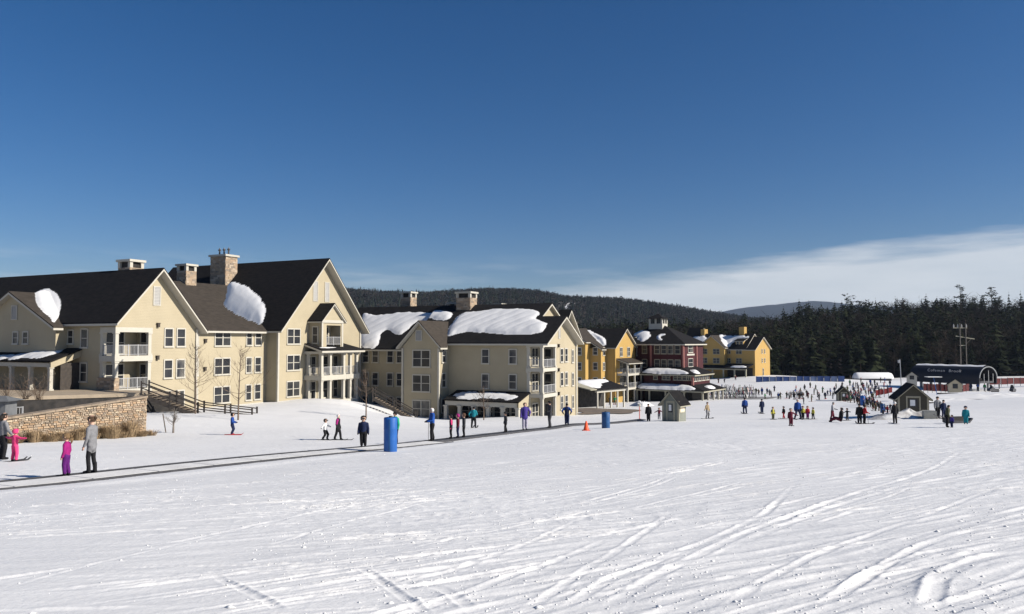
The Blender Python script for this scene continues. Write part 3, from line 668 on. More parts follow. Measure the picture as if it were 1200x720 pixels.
for z0, z1 in ((5.0, 8.25), (8.7, 11.35), (11.8, 14.35)):
    for x, y in ((36.05, -27.42), (39.9, -27.42), (36.05, -25.65)): post(Mb, x, y, z0, z1, .34)
    if z0 > 6: railing(Mb, (36.2, -27.5, z0), (39.7, -27.5, z0)); railing(Mb, (35.95, -27.2, z0), (35.95, -25.8, z0))
    window(Mb, 'F', 38.2, -25.5, z0+2.3, .8, 2.0, True, M_glass, name='patio_door'); window(Mb, 'S', -26.5, 40.06, z0+2.2, .8, 2.0, False, M_glass, name='patio_door')
for z in (8.25, 11.35): MB().box(35.72, 40.1, -27.74, -25.45, z, z+.42).build('balcony_floor', M_trim, Mb)
MB().box(35.78, 40.08, -27.7, -25.47, 14.3, 14.62).build('balcony_beam', M_trim, Mb)
MB().box(35.8, 39.95, -27.65, -25.5, 4, 5).build('balcony_floor', M_trim, Mb)
# lean-to porch along the shaded wall
MB().slab([(32.5, -15.9, 7.95), (35.84, -15.9, 8.9), (35.84, -26.0, 8.9), (32.5, -26.0, 7.95)], .15).build('porch_roof', M_roof, Mb)
MB().box(32.7, 32.95, -25.9, -16.0, 7.25, 7.78).build('porch_beam', M_trim, Mb)
MB().prism([(32.7, 7.25), (35.8, 7.25), (35.8, 8.7), (32.7, 7.8)], 'y', -25.92, -25.72).build('porch_gable', M_cream, Mb)
for i in range(6): post(Mb, 32.83, -25.75+i*1.93, 4.5, 7.25, .42)
for i in range(4): window(Mb, 'S', -24.5+2.3*i, 35.85, 7.3, .95, 1.9, True, M_glass)
MB().box(33.4, 35.85, -16.02, -15.9, 4.5, 8.1).build('porch_side_panel', M_cream, Mb)
# small entrance porch at the sunlit end
MB().slab([(46.5, -26.9, 8.3), (48.6, -26.9, 7.6), (48.6, -24.8, 7.6), (46.5, -24.8, 8.3)], .2).build('porch_roof', M_trim, Mb)
post(Mb, 48.4, -26.75, 4.5, 7.5, .2)
# chimneys
zfm = lambda u, v: 15.2+KM*(np.minimum(u, 89.2-u)-UM)
for px, py, u, wx, wy, h in ((551, 361.5, 43.2, 1.9, 2.2, 2.2), (481, 361, 46.2, 1.6, 1.7, 2.3), (587, 362, 47.2, 1.4, 1.5, .55), (535, 362, 49.5, 1.4, 1.5, .75)):
    d = sight(px, py); a = R(AZ); Uv = np.array([math.sin(a), math.cos(a)]); t = (u+np.dot(Uv, OL))/np.dot(Uv, d[:2]); p = d*t; _, v, _ = frame_pt(OL, AZ, (p[0], p[1], 0))
    zt = CZ+d[2]*t; chimney(Mb, u+wx/2, v+wy/2, float(zfm(u, v))-1.3, max(zt, float(zfm(u, v)))+h*.95, wx, wy)
zroofM = lambda u, v: np.where(v < -8.15, 15.2+KM*(u-UM), 14.0+(u-36.2)*.7)
snow_patch(OL, AZ, zroofM, outline(OL, AZ, zroofM, [(529, 380), (526, 386), (524, 391), (527, 395), (540, 389), (560, 389), (580, 391), (610, 392), (632, 391), (640, 384), (641, 379), (632, 377), (626, 373), (634, 366), (622, 363), (600, 362), (575, 363), (555, 366), (540, 367)]),
           'wide corrugated snow sheet on the roof slope below the big chimney', .34, .14, .1, seed=11, streak=.14)
snow_patch(OL, AZ, zroofM, outline(OL, AZ, zroofM, [(422, 374), (427, 366), (440, 370), (456, 368), (470, 366), (500, 366), (528, 365), (530, 372), (520, 376), (495, 376), (488, 378), (477, 388), (466, 395), (455, 386), (447, 390), (446, 399), (440, 408), (424, 408), (421, 395)]),
           'irregular snow sheet on the roof left of the brown cross gable', .3, .14, .12, seed=12, streak=.14)
zpm = lambda u, v: 7.95+(u-32.5)*.2844
snow_patch(OL, AZ, zpm, [(33.0, -17), (35.3, -16.6), (35.2, -22), (34.6, -25.2), (33.1, -25.0), (33.6, -22.4), (32.9, -19)], 'thin snow on the lean-to porch roof below the shaded windows', .12, .14, .3, seed=13)
# ------------------------------------------------------------------ yellow lodge
OY = (21.413, 160.0); AY = 32.0
Yb = empty('yellow_lodge', (OY[0], OY[1], 0), R(90-AY)); tag(Yb, 'yellow lodge with steep sunlit gable and stacked white balconies beside red lodge', 'lodge')
b = MB()
b.prism([(0, 1), (0, 13.9), (5.4, 17.5), (10.2, 14.0), (10.2, 1)], 'y', 0, 14)
b.prism([(.4, 1), (.4, 14.0), (5, 17.2), (12, 14.0), (12, 1)], 'x', 10.2, 14.9)
b.box(-2.5, 8, 2, 14, 1, 13.5); b.prism([(4.6, 1), (4.6, 14.8), (9.2, 17.4), (14, 14.7), (14, 1)], 'x', -4.5, 0)
b.box(-1.2, -.3, 12, 14, 14, 19.9); b.box(3, 4.2, 12, 14, 15, 20.0)
b.build('wall', M_yellow, Yb)
roof(Yb, gable_polys_y(0, 10.2, 0, 14, 5.4, 17.75, .68, .5, .5), ts=.18)
roof(Yb, [[(10.3, -.2, 13.9), (15.4, -.2, 13.9), (15.4, 5, 17.4), (6.5, 5, 17.4)]], M_rooflit, name='link_roof', ts=.18)
zLY = lambda v: 13.4+.57*(v-1.5)
roof(Yb, [[(-3.0, 1.5, zLY(1.5)), (-.9, 1.5, zLY(1.5)), (5.4, 9.2, zLY(9.2)), (-3.0, 9.2, zLY(9.2))], [(-5.0, 4.1, zLY(4.1)), (-3.0, 4.1, zLY(4.1)), (-3.0, 9.2, zLY(9.2)), (-5.0, 9.2, zLY(9.2))], [(-5, 9.2, zLY(9.2)), (5.4, 9.2, zLY(9.2)), (5.4, 15, 14.4), (-5, 15, 14.4)]], M_rooflit, name='rear_roof', ts=.18)
MB().box(-1.0, 7.5, 12.4, 15, 17.5, 19.4).build('roof_curb', M_rooflit, Yb)
MB().box(-1.3, -.2, 11.9, 14.1, 19.9, 20.1).build('chimney_cap', M_trim, Yb)
dm = MB(); dm.box(12.0, 13.9, .6, 3, 14.2, 16.0); dm.build('dormer_wall', M_yellow, Yb)
roof(Yb, [[(11.7, .3, 16.0), (14.2, .3, 16.0), (14.2, 4, 16.8), (11.7, 4, 16.8)]], name='dormer_roof', ts=.12)
window(Yb, 'F', 12.95, .6, 15.8, .6, 1.2, True)
for z in (13.6, 10.5, 7.4):
    for u, w in ((3.1, .55), (7.0, .6), (12.4, .75)): window(Yb, 'F', u, 0, z, w, 1.75, True, M_glass)
    window(Yb, 'F', -1.2, 2, z, .8, 1.5); window(Yb, 'S', 3.3, -2.5, z, .9, 1.4); window(Yb, 'S', 6, -4.5, z, .9, 1.4)
for x, y, z0, z1 in ((0, 0, 2, 13.6), (14.85, 0, 2, 13.7)): corner(Yb, x, y, z0, z1, .25, M_yellow)
# balcony stack
v0, u0, u1 = -2.4, 1.0, 8.6
for z in (8.0, 5.1): MB().box(u0-.1, u1+.1, v0-.1, -.02, z-.2, z+.22).build('balcony_floor', M_trim, Yb)
for z0, z1 in ((1.8, 4.9), (5.3, 7.8), (8.2, 10.4)):
    for u in (u0+.1, 4.8, u1-.1): post(Yb, u, v0+.12, z0, z1, .3)
    if z0 > 3: railing(Yb, (u0, v0, z0), (u1, v0, z0), gap=.25); railing(Yb, (u0, v0, z0), (u0, -.1, z0), gap=.25)
    window(Yb, 'F', 5.0, 0, z1-.2, .9, 2.0, True, M_glass, name='patio_door')
roof(Yb, [[(u0-.6, v0-.5, 10.5), (u1+.6, v0-.5, 10.5), (u1+.4, -.02, 11.4), (u0-.4, -.02, 11.4)]], M_rooflit, name='balcony_roof', ts=.16)
zrY = lambda u, v: np.maximum(17.75-.68*np.abs(u-5.4), np.where((v > 1.5) & (v < 9.2), zLY(v), -9))
snow_patch(OY, AY, zrY, outline(OY, AY, zrY, [(688, 386), (697, 391), (707, 396), (710, 400), (710, 405), (705, 404), (698, 397), (692, 391)]), 'curved snow slab in the roof valley of the yellow lodge', .5, .2, .1, seed=21)
# low arcade with snow on its roof, in front of the yellow lodge
Ar = empty('entry_arcade', (0, 0, 0)); tag(Ar, 'low white-posted arcade with snow-covered roof before the yellow lodge', 'arcade')
q0 = hit(682, 474.5); q0 = at(700, 474, 128); q1 = at(731, 472, 134); dA = (Vector(q1)-Vector(q0)); dA.z = 0; LA = dA.length; Ar.location = (q0[0], q0[1], 0); Ar.rotation_euler = (0, 0, math.atan2(dA.y, dA.x))
gz = q0[2]-.2
for i in range(5): MB().box(i*LA/4-.12, i*LA/4+.12, -.12, .12, gz-2, gz+2.4).build('post', M_trim, Ar)
MB().box(-.4, LA+.3, -.2, .2, gz+2.1, gz+2.55).build('beam', M_trim, Ar)
MB().slab([(-.8, -.5, gz+2.7), (LA+.5, -.5, gz+2.7), (LA+.5, 4.5, gz+4.0), (-1, 4.5, gz+4.0)], .2).build('roof', M_roof, Ar)
MB().slab([(-2.6, -.5, gz+2.75), (-.81, -.5, gz+2.75), (-1.01, 4.5, gz+4.05), (-5, 4.5, gz+4.05)], .15).build('end_roof', M_greytrim, Ar)
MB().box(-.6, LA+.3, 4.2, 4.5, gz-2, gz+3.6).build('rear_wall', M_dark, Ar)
sa = MB(); 
aA = 90-math.degrees(math.atan2(dA.y, dA.x))
snow_patch(tuple(q0[:2]), aA, lambda u, v: gz+2.7+(v+.5)*.26, [(-1.2, 1.2), (.8, -.2), (2.2, 1.0), (3.2, 1.2), (3.8, 2.2), (LA+.3, 3.0), (LA-.4, 4.3), (-1.0, 4.4)], 'bright snow sheet on the arcade roof before the yellow lodge', .25, .14, .1, seed=22)

# ------------------------------------------------------------------ red lodge
OR = (36.244, 163.0); AR = 34.0
Rb = empty('red_lodge', (OR[0], OR[1], 0), R(90-AR)); tag(Rb, 'dark red clapboard lodge with hipped roof, white cupola and snow-edged porch roofs', 'lodge')
b = MB(); b.box(0, 12, 0, 7.3, 1, 14.6); b.box(.9, 12, 7.3, 15.4, 1, 14.6); b.box(-3, 7.2, -3.2, 7.6, 5.0, 8.1); b.build('wall', M_red, Rb)
zt, e = 18.5, .7
A_, B_, C_, D_ = (-e, -e, 14.5), (12+e, -e, 14.5), (12+e, 16, 14.5), (-e, 16, 14.5); E_, F_ = (6, 6.6, zt), (6, 9.6, zt)
roof(Rb, [[A_, B_, E_], [B_, C_, F_, E_], [C_, D_, F_], [D_, A_, E_, F_]], ts=.25)
cu = empty('cupola_base'); COL.objects.unlink(cu); bpy.data.objects.remove(cu)
c = MB(); c0, c1, d0, d1 = 4.6, 7.6, 6.6, 9.8
c.box(c0, c1, d0, d1, 17.6, 18.9)
for x in (c0, c1-.35):
    for y in (d0, (d0+d1)/2-.17, d1-.35): c.box(x, x+.35, y, y+.35, 18.9, 20.0)
c.box((c0+c1)/2-.17, (c0+c1)/2+.17, d0, d0+.35, 18.9, 20.0)
cup = c.build('cupola', M_trim, Rb); MB().box(c0+.4, c1-.4, d0+.4, d1-.4, 18.9, 20.0).build('cupola_glazing', M_glass, cup)
k = MB(); k.add([(c0-.5, d0-.5, 20), (c1+.5, d0-.5, 20), (c1+.5, d1+.5, 20), (c0-.5, d1+.5, 20), ((c0+c1)/2, (d0+d1)/2, 21.2)], [(0, 1, 4), (1, 2, 4), (2, 3, 4), (3, 0, 4), (3, 2, 1, 0)]); k.build('cupola_roof', M_roof, cup)
for z in (14.0, 10.95):
    for v in (5.9, 4.35, 2.8, 1.22): window(Rb, 'S', v, 0, z, 1.05, 1.65, False, trimm=M_greytrim)
    window(Rb, 'F', 4.2, 0, z+.2, 2.6, 1.6); window(Rb, 'S', 9.2, .9, z, 1.0, 1.6, trimm=M_greytrim)
M_pinkt = mat('faded_pink_trim', (.3, .13, .11), .7, (.26, .11, .095), 2)
for x, y in ((0, 0), (7.7, 0), (0, 7.3)): corner(Rb, x, y, 8.3, 14.4, .38, M_pinkt)
MB().box(2.2, 6.6, -.06, 0, 11.9, 12.25).build('band_board', M_trim, Rb)
for v in (5.0, 2.6, .1, -1.9, -2.8): window(Rb, 'S', v, -3, 7.95, .75, 1.0, v not in (-2.8, 5.0), M_glass, trimm=M_greytrim)
for u in (-1.6, .8, 3.2, 5.6): window(Rb, 'F', u, -3.2, 7.95, .8, 1.2, True, M_glassc)
corner(Rb, -3, -3.2, 5.2, 8.0, .4, M_pinkt)
r1 = [[(-3.8, -4, 8.15), (-3.8, 8.4, 8.15), (.2, 8.0, 9.6), (.2, .4, 9.6)], [(-3.8, -4, 8.15), (.2, .4, 9.6), (7.6, .4, 9.6), (7.9, -4, 8.15)]]
roof(Rb, r1, M_roof, M_greytrim, name='lower_roof', ts=.25)
r2 = [[(-5.8, -6.6, 5.0), (-5.8, 8.8, 5.0), (-2.9, 8.8, 6.0), (-2.9, -3.1, 6.0)], [(-5.8, -6.6, 5.0), (-2.9, -3.1, 6.0), (7.2, -3.1, 6.0), (7.4, -6.6, 5.0)]]
roof(Rb, r2, M_roof, M_greytrim, name='porch_roof', ts=.25)
for v in (8.2, 5.4, 1.8, -2.2, -6.1): post(Rb, -5.3, v, 1.5, 4.6, .3, M_greytrim)
for u in (-2.0, 1.2, 4.2, 6.9): post(Rb, u, -6.1, 1.5, 4.6, .3)
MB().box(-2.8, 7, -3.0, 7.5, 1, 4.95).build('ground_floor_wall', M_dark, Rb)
zh = lambda u, v: np.minimum(14.5+np.minimum(u+e, 12+e-u)*.597, 14.5+np.minimum(v+e, 16.7-v)*.5479)
snow_patch(OR, AR, zh, outline(OR, AR, zh, [(742, 388), (752, 387), (761, 388), (762, 394), (757, 398), (752, 401), (747, 395)]), 'snow sheet on the hipped roof left of the cupola', .35, .2, .15, seed=31)
snow_patch(OR, AR, zh, outline(OR, AR, zh, [(770, 397), (770, 394), (774, 391.5), (779, 391.5), (779, 393), (775, 393.5), (773, 396), (777, 398.5), (773, 398.5)]), 'crescent of snow on the hipped roof below the cupola', .3, .16, .05, seed=32)
snow_patch(OR, AR, lambda u, v: 5.0+(u+5.8)*.345, [(-5.75, 8.2), (-5.75, -4.6), (-4.4, -4.0), (-3.3, -2), (-3.1, 7.8), (-4, 8.5)], 'thick snow roll along the lower porch roof of the red lodge', .5, .2, .1, seed=33)
snow_patch(OR, AR, lambda u, v: 8.15+(u+3.8)*.3625, [(-3.75, 7.6), (-3.75, -2.6), (-2.6, -1.9), (-1.2, 1), (-1.0, 6.8), (-2.4, 7.9)], 'thick snow roll along the upper porch roof of the red lodge', .5, .2, .1, seed=34)
snow_patch(OR, AR, lambda u, v: 5.0+(v+6.6)*.286, [(-1, -6.2), (3.4, -6.1), (3, -4.4), (0, -4.3)], 'small snow patch on the sunlit corner of the lower porch roof', .4, .16, .1, seed=35)
snow_patch(OR, AR, lambda u, v: 8.15+(v+4)*.3295, [(-2.6, -3.7), (1.0, -3.6), (1.5, -1.9), (-.6, -1.6)], 'small snow patch on the sunlit corner of the upper porch roof', .4, .16, .1, seed=36)

# ------------------------------------------------------------------ far yellow lodge
OF = (75.772, 240.0); AF = 44.0
Fb = empty('far_yellow_lodge', (OF[0], OF[1], 0), R(90-AF)); tag(Fb, 'far yellow lodge with snowy roof and plain sunlit gable end before the woods', 'lodge')
b = MB()
b.prism([(0, 2), (0, 12.7), (5.3, 16.2), (10.2, 12.7), (10.2, 2)], 'y', 0, 3.2)
b.prism([(.02, 2), (.02, 12.7), (5.8, 17.2), (11.6, 12.7), (11.6, 2)], 'y', 3.2, 24)
b.prism([(9.4, 2), (9.4, 13.1), (13.9, 16.7), (18.7, 13.1), (18.7, 2)], 'x', -2, 3)
b.prism([(4.5, 12), (4.5, 16.5), (7.0, 19.3), (9.5, 16.5), (9.5, 12)], 'y', 22, 27)
b.box(5.0, 7.2, 20.4, 21.8, 14, 19.0); b.box(5.2, 7.0, 6.2, 8.0, 14, 19.6)
b.build('wall', M_yellow, Fb)
roof(Fb, gable_polys_y(0, 10.2, 0, 3.0, 5.3, 16.45, .7, .5, .5, .1), ts=.2)
roof(Fb, gable_polys_y(0, 11.6, 3.2, 24, 5.8, 17.5, .8, .5, .4), ts=.25)
zcf = lambda v: 16.95-.78*abs(v-13.9)
ui = lambda z: 5.8-(17.5-z)/.8+.15
roof(Fb, [[(-2.6, 8.8, zcf(8.8)), (ui(zcf(8.8)), 8.8, zcf(8.8)), (ui(16.95), 13.9, 16.95), (-2.6, 13.9, 16.95)], [(-2.6, 13.9, 16.95), (ui(16.95), 13.9, 16.95), (ui(zcf(19.2)), 19.2, zcf(19.2)), (-2.6, 19.2, zcf(19.2))]], M_rooflit, name='cross_roof', ts=.2)
roof(Fb, gable_polys_y(4.5, 9.5, 22, 27, 7.0, 19.55, 1.1, .4, .3), name='rear_roof', ts=.15)
dm = MB(); dm.box(1.4, 4, 4.6, 7.2, 13.2, 15.2); dm.build('dormer_wall', M_yellow, Fb)
roof(Fb, [[(1.0, 4.2, 15.1), (1.0, 7.6, 15.1), (4.4, 7.6, 16.2), (4.4, 4.2, 16.2)]], name='dormer_roof', ts=.14)
for v in (5.2, 6.5): window(Fb, 'S', v, 1.4, 14.9, .8, 1.1)
for z in (12.4, 9.5):
    for v, d in ((5.4, True), (9.0, True)): window(Fb, 'S', v, .02, z, .85 if v < 7 else .6, 1.4, d, M_glass, trimm=M_greytrim)
    for v in (16.6, 12.2): window(Fb, 'S', v, -2, z, 1.0, 1.5, True, M_glass, trimm=M_greytrim)
    for u in (4.8, 6.6): window(Fb, 'F', u, 0, z, .5, 1.2, False, M_glass)
window(Fb, 'F', 5.4, 0, 6.3, .6, 2.1, False, M_glass, name='door')
MB().slab([(-4.6, .6, 6.7), (.0, .6, 7.9), (.0, 22, 7.9), (-4.6, 22, 6.7)], .3).build('porch_roof', M_roof, Fb)
MB().box(-4.3, -4.0, .8, 22, 6.0, 6.35).build('porch_beam', M_greytrim, Fb)
for i in range(6): post(Fb, -4.15, 1.0+3.8*i, 3, 6.0, .35, M_greytrim)
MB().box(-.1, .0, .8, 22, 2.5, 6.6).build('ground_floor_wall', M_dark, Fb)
zrF = lambda u, v: np.maximum.reduce([np.where(v > 2.8, 17.5-.8*np.abs(u-5.8), -9), np.where(u > -2.6, 16.95-.78*np.abs(v-13.9), -9)])
snow_patch(OF, AF, zrF, outline(OF, AF, zrF, [(842, 392.5), (846, 393), (850, 394), (864, 394), (878, 394), (876, 398), (864, 399), (856, 403), (849, 406), (846, 400)]), 'snow on the far lodge roof between cross gable and chimney', .4, .22, .2, seed=41)
snow_patch(OF, AF, zrF, outline(OF, AF, zrF, [(810, 396), (816, 394), (830, 394), (826, 399), (818, 406), (813, 403)]), 'snow on the far lodge roof behind the cross gable', .4, .22, .2, seed=42)
snow_patch(OF, AF, lambda u, v: 6.7+(u+4.6)*.26, [(-4.4, 1.2), (-4.4, 6.2), (-2.8, 6.6), (-2.4, 1.4)], 'snow strip on the far lodge porch roof', .4, .2, .1, seed=43)

# ------------------------------------------------------------------ terrace, stone wall, stairs
tz = 10.42
def world_poly(name, pts, ztop, t, m): 
    c = np.mean(pts, 0); b = MB(); b.slab([(p[0]-c[0], p[1]-c[1], ztop) for p in pts], t); return b.build(name, m, None, loc=(c[0], c[1], 0))
Te = empty('terrace', (-44, 66, 0)); tag(Te, 'paved terrace with dark shaded front beside the lodge balconies', 'terrace')
tp_ = [(-62, 51.5), (-42, 63), (-33.9, 67.6), (-30.2, 70.2), (-36.6, 72.4), (-60, 88)]
MB().slab([(x+44, y-66, tz) for x, y in tp_], .3).build('paving', M_brick, Te)
MB().slab([(x*.995+44+.1, y-66+.25, tz-.301) for x, y in tp_], 4.5).build('shade_front', M_dark, Te)  # shade below the terrace put into a near-black colour
for i in range(9):                                   # railing panels under the terrace edge
    a = Vector((-58+i*2.6+44, 53.8+i*1.5-66-.9, 8.6)); bb_ = a+Vector((2.3, 1.33, 0))
    if i < 7: railing(Te, a, bb_, 1.0, M_rail, .2)
# kiosk with a grey hip roof under the terrace
M_kiosk = mat('slate_paint', (.13, .135, .14), .7, (.1, .105, .11), 3)
Ks = empty('garden_kiosk', tuple(at(4, 488, 52))); tag(Ks, 'small grey kiosk with pyramid roof behind the low end of the stone wall', 'kiosk')
MB().box(-.6, .5, -.6, .6, -1.5, 1.05).build('wall', M_kiosk, Ks)
kr = MB(); kr.add([(-1.0, -.9, 1.05), (.9, -.9, 1.05), (.9, .9, 1.05), (-1.0, .9, 1.05), (-.3, -.1, 1.38), (.2, -.1, 1.38)], [(0, 1, 5, 4), (1, 2, 5), (2, 3, 4, 5), (3, 0, 4), (3, 2, 1, 0)]); kr.build('roof', M_kiosk, Ks)
# stone retaining wall with sloping top
W0 = at(-60, 519, 39.6); W1 = at(171.5, 511, 49); d = Vector((W1[0]-W0[0], W1[1]-W0[1], 0)); LW = d.length
Wl = empty('stone_wall', (W0[0], W0[1], 0), math.atan2(d.y, d.x)); tag(Wl, 'tan fieldstone retaining wall with sloping coping above dry grass', 'wall')
zA0, zA1 = 10.62, 11.5
ztop = lambda x: zA0+(zA1-zA0)*x/LW
MB().prism([(0, 7.4), (LW, 7.4), (LW, zA1-.08), (0, zA0-.08)], 'y', .045, .55).build('core', mat('lime_mortar', (.36, .29, .205), .9, (.3, .24, .17), 4, .4, 12), Wl)
rs = random.Random(9); stones = []; z = 8.2
while z < 11.6:
    h = rs.uniform(.07, .15); x = -rs.uniform(0, .3)
    while x < LW:
        w = rs.uniform(.09, .36); a, c_ = max(0, x), min(LW, x+w)
        zt_ = min(z+h, ztop((a+c_)/2)-.09)
        if c_-a > .08 and zt_-z > .05: stones.append((a+.006, c_-.006, z+.006, zt_-.006, rs.uniform(0, .035)))
        x += w
    z += h
def stone_mesh(mb, a, c_, z0, z1, j):
    e = .025; x0, x1 = a, c_
    mb.add([(x0, .08, z0), (x1, .08, z0), (x1, .08, z1), (x0, .08, z1), (x0+e*rs.random(), -j, z0+e*rs.random()), (x1-e*rs.random(), -j-rs.uniform(-.015, .015), z0+e*rs.random()), (x1-e*rs.random(), -j, z1-e*rs.random()), (x0+e*rs.random(), -j-rs.uniform(-.015, .015), z1-e*rs.random())],
           [(4, 5, 6, 7), (0, 4, 7, 3), (5, 1, 2, 6), (7, 6, 2, 3), (0, 1, 5, 4)])
vis = sorted([s for s in stones if s[3] > 8.9], key=lambda s: -(s[1]-s[0])*(s[3]-s[2])*(1 if s[1] > LW*.24 else .3))
big = set(vis[:290]); rest = MB()
for s in stones:
    if s in big:
        m_ = MB(); stone_mesh(m_, *s); 
        cx_, cz_ = (s[0]+s[1])/2, (s[2]+s[3])/2
        m_.v = [(p[0]-cx_, p[1], p[2]-cz_) for p in m_.v]
        o_ = m_.build('stone', mat(*([('fs0', (.45, .335, .225), .9, (.38, .28, .19), 5, .5, 14), ('fs1', (.32, .235, .165), .9, (.26, .19, .135), 5, .5, 14), ('fs2', (.5, .41, .29), .9, (.43, .35, .25), 5, .5, 14), ('fs3', (.42, .285, .175), .9, (.35, .24, .15), 5, .5, 14), ('fs4', (.375, .3, .22), .9, (.315, .25, .185), 5, .5, 14)][rs.randrange(5)])), Wl, loc=(cx_, 0, cz_))
    else: stone_mesh(rest, *s)
tag(rest.build('small_stones', M_stones, Wl), kind='stuff')
x = 0
while x < LW:
    w = min(rs.uniform(.8, 1.3), LW-x); MB().prism([(x+.008, ztop(x)-.08), (x+w-.008, ztop(x+w)-.08), (x+w-.008, ztop(x+w)+.03), (x+.008, ztop(x)+.03)], 'y', -.1, .62).build('coping_stone', M_stone, Wl); x += w

def stairs(P0, P1, width, label, n, post_m, ramp=None):
    """open timber stairs from P0 (top) to P1 with a handrail on both sides"""
    P0 = Vector(P0); P1 = Vector(P1); d = P1-P0; h = Vector((d.x, d.y, 0)); Ln = h.length
    E = empty('stairs', (P0.x, P0.y, P0.z), math.atan2(h.y, h.x)); tag(E, label, 'stairs')
    dz = d.z
    for i in range(n):
        x0 = Ln*i/n; z0 = dz*(i+.5)/n; MB().box(x0, x0+Ln/n*.92, 0, width, z0-.07, z0).build('tread', M_wood, E)
    for y in (-.05, width+.05):
        MB().bar((0, y, -.12), (Ln, y, dz-.12), .1, .32).build('stringer', M_darkwood, E)
        segs = [((0, y, 0), (Ln, y, dz))]
        if ramp: segs.append(((Ln, y, dz), (Ln+ramp[0], y, dz+ramp[1])))
        for a, c_ in segs:
            a = Vector(a); c_ = Vector(c_)
            for hh in (1.0, .55): MB().bar(a+Vector((0, 0, hh)), c_+Vector((0, 0, hh)), .07, .09).build('handrail', M_darkwood, E)
            k_ = max(2, int((c_-a).length/2.0))
            for i in range(k_+1):
                p = a.lerp(c_, i/k_); MB().bar(p+Vector((0, 0, -.5)), p+Vector((0, 0, 1.15)), .13).build('newel_post', M_darkwood, E)
    if ramp: MB().slab([(Ln, 0, dz), (Ln+ramp[0], 0, dz+ramp[1]), (Ln+ramp[0], width, dz+ramp[1]), (Ln, width, dz)], .12).build('walkway', M_wood, E)
    return E
s0 = at(166, 459, 66.5); s1 = at(232, 487, 66.8)
stairs((s0[0], s0[1], tz), (s1[0], s1[1], s1[2]), 1.5, 'timber stairs with dark handrails descending from the terrace past the bare saplings', 12, None, (4.6, -.55))
s0 = at(437, 466, 90); s1 = at(487, 494, 90)
stairs(tuple(s0), tuple(s1), 1.6, 'weathered stairs running down the snow bank to the shaded lodge', 16, None)
# bare ground kept clear of snow round the arcade
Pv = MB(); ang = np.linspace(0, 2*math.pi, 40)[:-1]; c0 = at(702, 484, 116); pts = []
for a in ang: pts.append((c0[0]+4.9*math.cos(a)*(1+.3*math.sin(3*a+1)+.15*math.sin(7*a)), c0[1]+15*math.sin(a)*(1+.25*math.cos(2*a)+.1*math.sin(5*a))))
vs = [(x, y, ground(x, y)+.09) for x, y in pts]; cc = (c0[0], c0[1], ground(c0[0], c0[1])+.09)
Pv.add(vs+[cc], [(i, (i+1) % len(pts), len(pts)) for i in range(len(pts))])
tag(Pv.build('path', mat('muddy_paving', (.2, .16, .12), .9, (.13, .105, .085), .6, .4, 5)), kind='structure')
# ------------------------------------------------------------------ hills and woods
M_spruce = mat('spruce_needles', (.012, .017, .0095), .9, (.021, .024, .014), .25, island=.35, spec=.02)
M_pine = mat('pine_needles', (.019, .026, .013), .9, (.031, .035, .019), .4, island=.3, spec=.02)
M_bare = mat('bare_twigs', (.05, .039, .03), .9, (.033, .027, .022), .4, island=.3, spec=.02)
M_trunk = mat('bark', (.075, .058, .046), .95, (.045, .036, .03), 3, .6, 9, spec=.1)
M_birch = mat('pale_bark', (.22, .19, .16), .9, (.13, .11, .095), 3, .4, 9, spec=.1)
M_floor = mat('wood_floor', (.025, .021, .017), .95, (.05, .044, .038), .08, .3, 1, spec=.02)
def t_spruce(rs, H=1., tiers=15, br=7, wid=.2, start=.1):
    """one conifer, unit height: whorls of drooping boughs, each bough a folded jagged spray"""
    V = []; Fa = []
    def tri(a, b, c): k = len(V); V.extend((a, b, c)); Fa.append((k, k+1, k+2))
    for i in range(tiers):
        t = i/(tiers-1); z = start+(1-start)*t**.92; r = wid*(1-t)**.8*rs.uniform(.75, 1.2)+.008
        for j in range(br if t < .8 else 4):
            if rs.random() < .12: continue
            a = 2*math.pi*(j+rs.random()*.9)/br+i*1.3; rr = r*rs.uniform(.6, 1.15); dz = -.35*rr*rs.uniform(.5, 1.4)
            c, s = math.cos(a), math.sin(a); w = rr*.42
            base = (0, 0, z+.02); tip = (c*rr, s*rr, z+dz)
            l = (c*rr*.6-s*w, s*rr*.6+c*w, z+dz*.75-.012); q = (c*rr*.6+s*w, s*rr*.6-c*w, z+dz*.75-.012)
            tri(base, l, tip); tri(base, tip, q)
            tri((c*rr*.3, s*rr*.3, z+dz*.3), (c*rr*.85-s*w*.6, s*rr*.85+c*w*.6, z+dz-.03), (c*rr*.85+s*w*.6, s*rr*.85-c*w*.6, z+dz-.025))
    return np.array(V), np.array(Fa)
def t_bare(rs, n=46):
    V = []; Fa = []
    def twig(a, b, w):
        d = np.subtract(b, a); p = np.cross(d, rs.normal(size=3)); p = p/np.linalg.norm(p)*w; k = len(V)
        V.extend((tuple(a-p), tuple(a+p), tuple(b))); Fa.append((k, k+1, k+2))
    tr = np.array([0, 0, 0.]); top = np.array([rs.normal(0, .02), rs.normal(0, .02), .75])
    twig(np.array([0, 0, 0.]), top, .013); twig(np.array([.006, .006, 0.]), top, .013)
    for i in range(n):
        h = rs.uniform(.3, .95); a0 = top*min(h/.75, 1)*rs.uniform(.8, 1); a = rs.uniform(0, 6.28); l = rs.uniform(.1, .3)*(1.15-h*.5)
        e = a0+np.array([math.cos(a)*l, math.sin(a)*l, l*rs.uniform(.5, 1.3)]); twig(a0, e, .0045)
        for k in range(3):
            s_ = a0+(e-a0)*rs.uniform(.4, 1); b_ = rs.uniform(0, 6.28); m_ = l*.5
            twig(s_, s_+np.array([math.cos(b_)*m_, math.sin(b_)*m_, m_*rs.uniform(.2, 1)]), .004)
    return np.array(V), np.array(Fa)
